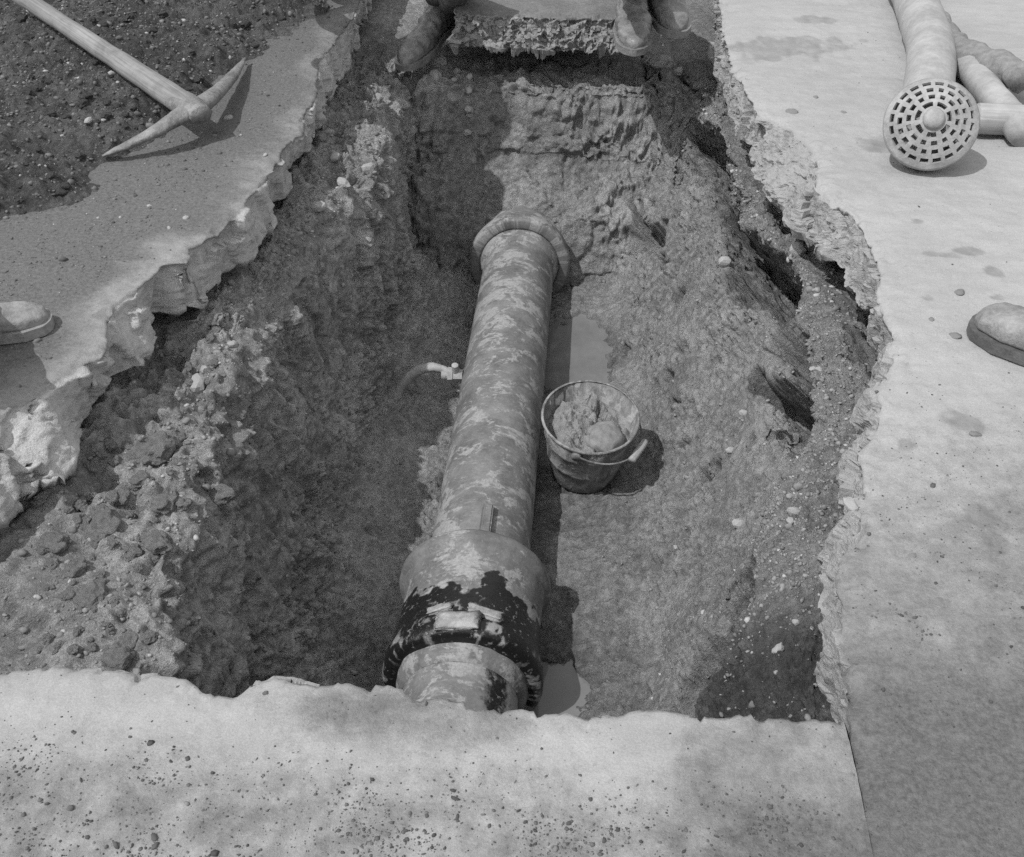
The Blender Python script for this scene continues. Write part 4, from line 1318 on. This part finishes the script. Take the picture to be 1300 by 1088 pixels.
while c_ < 70:
    px, py = random.uniform(20, 400), random.uniform(15, 290)
    if py > 300 - px * 0.72 or (px - 20) * 0.63 + 0 > py + 400: continue
    place('soil_clod', px, py, random.choice((9, 11, 13, 16)), M_HCLOD, 'dark soil clod lying on the loose heap by the pickaxe', 'clod', 'dark clods on the soil heap', 0, 0.6, mesh=heap_meshes[c_ % 8], facet=0.4)
    c_ += 1

# ------------------------------------------------------------------ gravel: one mass of small stones on the ledges
ico = bmesh.new(); bmesh.ops.create_icosphere(ico, subdivisions=1, radius=1)
IV = np.array([v.co[:] for v in ico.verts]); IF = np.array([[v.index for v in f.verts] for f in ico.faces]); ico.free()


def gravel(name, pts, nrms, size, mat, label, parent=None):
    n = len(pts)
    sc3 = size[:, None] * RNG.uniform(0.45, 1.25, (n, 3)); sc3[:, 2] *= 0.75
    jit = 1 + RNG.uniform(-0.38, 0.30, (n, len(IV), 1))
    ang = RNG.uniform(0, 6.28, n); ca, sa = np.cos(ang), np.sin(ang)
    v = IV[None] * jit * sc3[:, None, :]
    x = v[..., 0] * ca[:, None] - v[..., 1] * sa[:, None]; y = v[..., 0] * sa[:, None] + v[..., 1] * ca[:, None]
    v = np.stack([x, y, v[..., 2]], -1) + (pts + nrms * size[:, None] * 0.08)[:, None, :]
    f = IF[None] + (np.arange(n) * len(IV))[:, None, None]
    me = mesh_arrays(name, v.reshape(-1, 3), None, f.reshape(-1, 3))
    set_attr(me, 'rnd', np.repeat(RNG.random(n), len(IV)))
    return tag(link_mesh(name, me, mat, parent, False), label, 'gravel', kind='stuff')


def gravel_mat(name, lo, hi, pale):
    m = Mat(name, 0.9, 0.25)
    r = m.attr('rnd')
    b = m.mix(r, lo, hi)
    b = m.mix(m.math('GREATER_THAN', r, 0.95), b, pale)
    b = m.math('MULTIPLY', b, m.ramp(m.noise(120, 5, 0.7), 0.2, 0.8, 0.7, 1.25))
    m.color(b); m.bump(m.noise(200, 4), 0.4, 0.003)
    return m.m


EN = grid_normals(EARTH_P).reshape(-1, 3)
if EN[:, 2].mean() < 0: EN = -EN
wts = (ledge * 1.0 + left_shelf * 0.9 + left_wall * 0.35 + bank * 0.12 + floor_ * 0.06) * (1 - 0.85 * farw) * vis * (yy < 4.1) * (1 - hol.ravel()) * (1 - 0.95 * painted_shade)
wts = wts * (np.abs(EARTH_P.reshape(-1, 3)[:, 0]) < 1.15)
idx = RNG.choice(len(wts), 17000, p=wts / wts.sum())
size = np.clip(RNG.lognormal(-5.85, 0.5, len(idx)), 0.0012, 0.012)
gravel('gravel', EARTH_P.reshape(-1, 3)[idx], EN[idx], size, gravel_mat('gravel_mix', 0.15, 0.29, 0.40), 'gravel and soil crumbs scattered over the trench ledges and walls')
HPTS = np.empty(len(heap.data.vertices) * 3, np.float32); heap.data.vertices.foreach_get('co', HPTS); HPTS = HPTS.reshape(-1, 3)
wh = (np.clip(hw, 0, 1) + 0.06) * (HPTS[:, 0] > -2.3) * (HPTS[:, 1] < 4.6)
idx = RNG.choice(len(wh), 9000, p=wh / wh.sum())
size = np.clip(RNG.lognormal(-5.5, 0.5, len(idx)), 0.0016, 0.015)
M_CRUMB = gravel_mat('crumb_mix', 0.08, 0.20, 0.36)
gravel('soil_crumbs', HPTS[idx], np.tile([0, 0, 1.0], (len(idx), 1)), size, M_CRUMB, 'loose crumbs of dark soil strewn over the heap and left pavement')


M_DARKCRUMB = gravel_mat('dark_crumb_mix', 0.06, 0.14, 0.19)


def crumbs_on(o, n, wfun, med, label, mat=None):
    me = o.data
    co = np.empty(len(me.vertices) * 3, np.float32); me.vertices.foreach_get('co', co); co = co.reshape(-1, 3)
    w = wfun(co) * (co[:, 2] > -0.02)
    ii = RNG.choice(len(w), n, p=w / w.sum())
    sz = np.clip(RNG.lognormal(med, 0.5, n), 0.0010, 0.010)
    pts = co[ii] + np.concatenate([RNG.uniform(-.004, .004, (n, 2)), np.zeros((n, 1))], 1)
    gravel('soil_crumbs', pts, np.tile([0, 0, 1.0], (n, 1)), sz, mat or M_CRUMB, label)


fade = lambda c: sstep(-1.9, -1.4, c[:, 0])
crumbs_on(pav_l, 5000, lambda c: fade(c) * (c[:, 1] < 4.3) * (0.15 + np.clip(perlin(c * 6) + 0.2, 0, 1)) * sstep(0.02, 0.2, lt(np.clip(c[:, 1], 1.4, 4.6)) - c[:, 0]), -6.15, 'fine soil crumbs trodden over the dirty left pavement')
crumbs_on(pav_r, 2200, lambda c: (c[:, 0] < 1.3) * sstep(2.0, 1.1, c[:, 1]) * (0.1 + np.clip(perlin(c * 7) + 0.1, 0, 1)) + 0.01 * (c[:, 0] < 1.5) * (c[:, 1] < 4), -6.6, 'fine soil crumbs on the lower right pavement', M_DARKCRUMB)
crumbs_on(pav_n, 5200, lambda c: (np.abs(c[:, 0]) < 1.0) * (c[:, 1] > 0.55) * (0.05 + sstep(0.86, 0.74, c[:, 1])) * (0.15 + np.clip(perlin(c * 9), 0, 1)), -6.7, 'fine soil crumbs on the near pavement', M_DARKCRUMB)


# ------------------------------------------------------------------ the man whose shadow falls on the far end of the trench
def figure(name, joints, edges, label, hat_at, hat_dir=(0, 0, 1)):
    root = tag(empty(name, joints[0][0]), label, 'person')
    b = Vector(joints[0][0])
    me = bpy.data.meshes.new('body')
    me.from_pydata([Vector(j[0]) - b for j in joints], edges, [])
    o = bpy.data.objects.new('body', me); COL.objects.link(o); o.parent = root
    me.materials.append(M_CLOTH)
    sk = o.modifiers.new('skin', 'SKIN'); sk.use_smooth_shade = True
    for v, j in zip(me.skin_vertices[0].data, joints): v.radius = (j[1], j[1])
    me.skin_vertices[0].data[0].use_root = True
    ss = o.modifiers.new('sub', 'SUBSURF'); ss.levels = 2; ss.render_levels = 2
    h = lathe('cap', [(-0.01, 0.115), (0.0, 0.15), (0.006, 0.15), (0.012, 0.112), (0.06, 0.106), (0.085, 0.08), (0.09, 0.0)], 28, M_CLOTH, root)
    h.location = Vector(hat_at) - b; h.rotation_euler = Vector(hat_dir).to_track_quat('Z', 'Y').to_euler()
    return root


HUM = [(0, 1), (1, 2), (2, 3), (3, 4), (4, 5), (0, 6), (6, 7), (7, 8), (8, 9), (0, 10), (10, 11), (11, 12), (12, 13), (3, 14), (14, 15), (15, 16), (16, 17), (3, 18), (18, 19), (19, 20), (20, 21)]
figure('person', [((-0.96, 4.10, 0.56), .15), ((-0.95, 3.94, 0.62), .15), ((-0.99, 3.72, 0.64), .165), ((-1.03, 3.56, 0.63), .12), ((-1.05, 3.47, 0.61), .055), ((-1.07, 3.36, 0.58), .098),
                  ((-1.06, 4.10, .52), .105), ((-1.10, 3.98, .42), .08), ((-1.08, 4.34, .10), .055), ((-1.06, 4.22, .05), .042),
                  ((-0.86, 4.10, .52), .105), ((-0.74, 4.02, .36), .08), ((-0.60, 4.30, .05), .06), ((-0.61, 4.24, -0.04), .05),
                  ((-1.22, 3.62, .63), .065), ((-1.24, 3.80, .52), .05), ((-1.14, 3.92, .48), .038), ((-1.12, 3.94, .47), .036),
                  ((-0.85, 3.60, .63), .065), ((-0.77, 3.80, .54), .05), ((-0.76, 3.92, .48), .038), ((-0.77, 3.95, .47), .036)], HUM,
       'person bending over the far left corner whose rubber boot shows', (-1.07, 3.31, 0.61), (0.0, -0.75, 0.7))
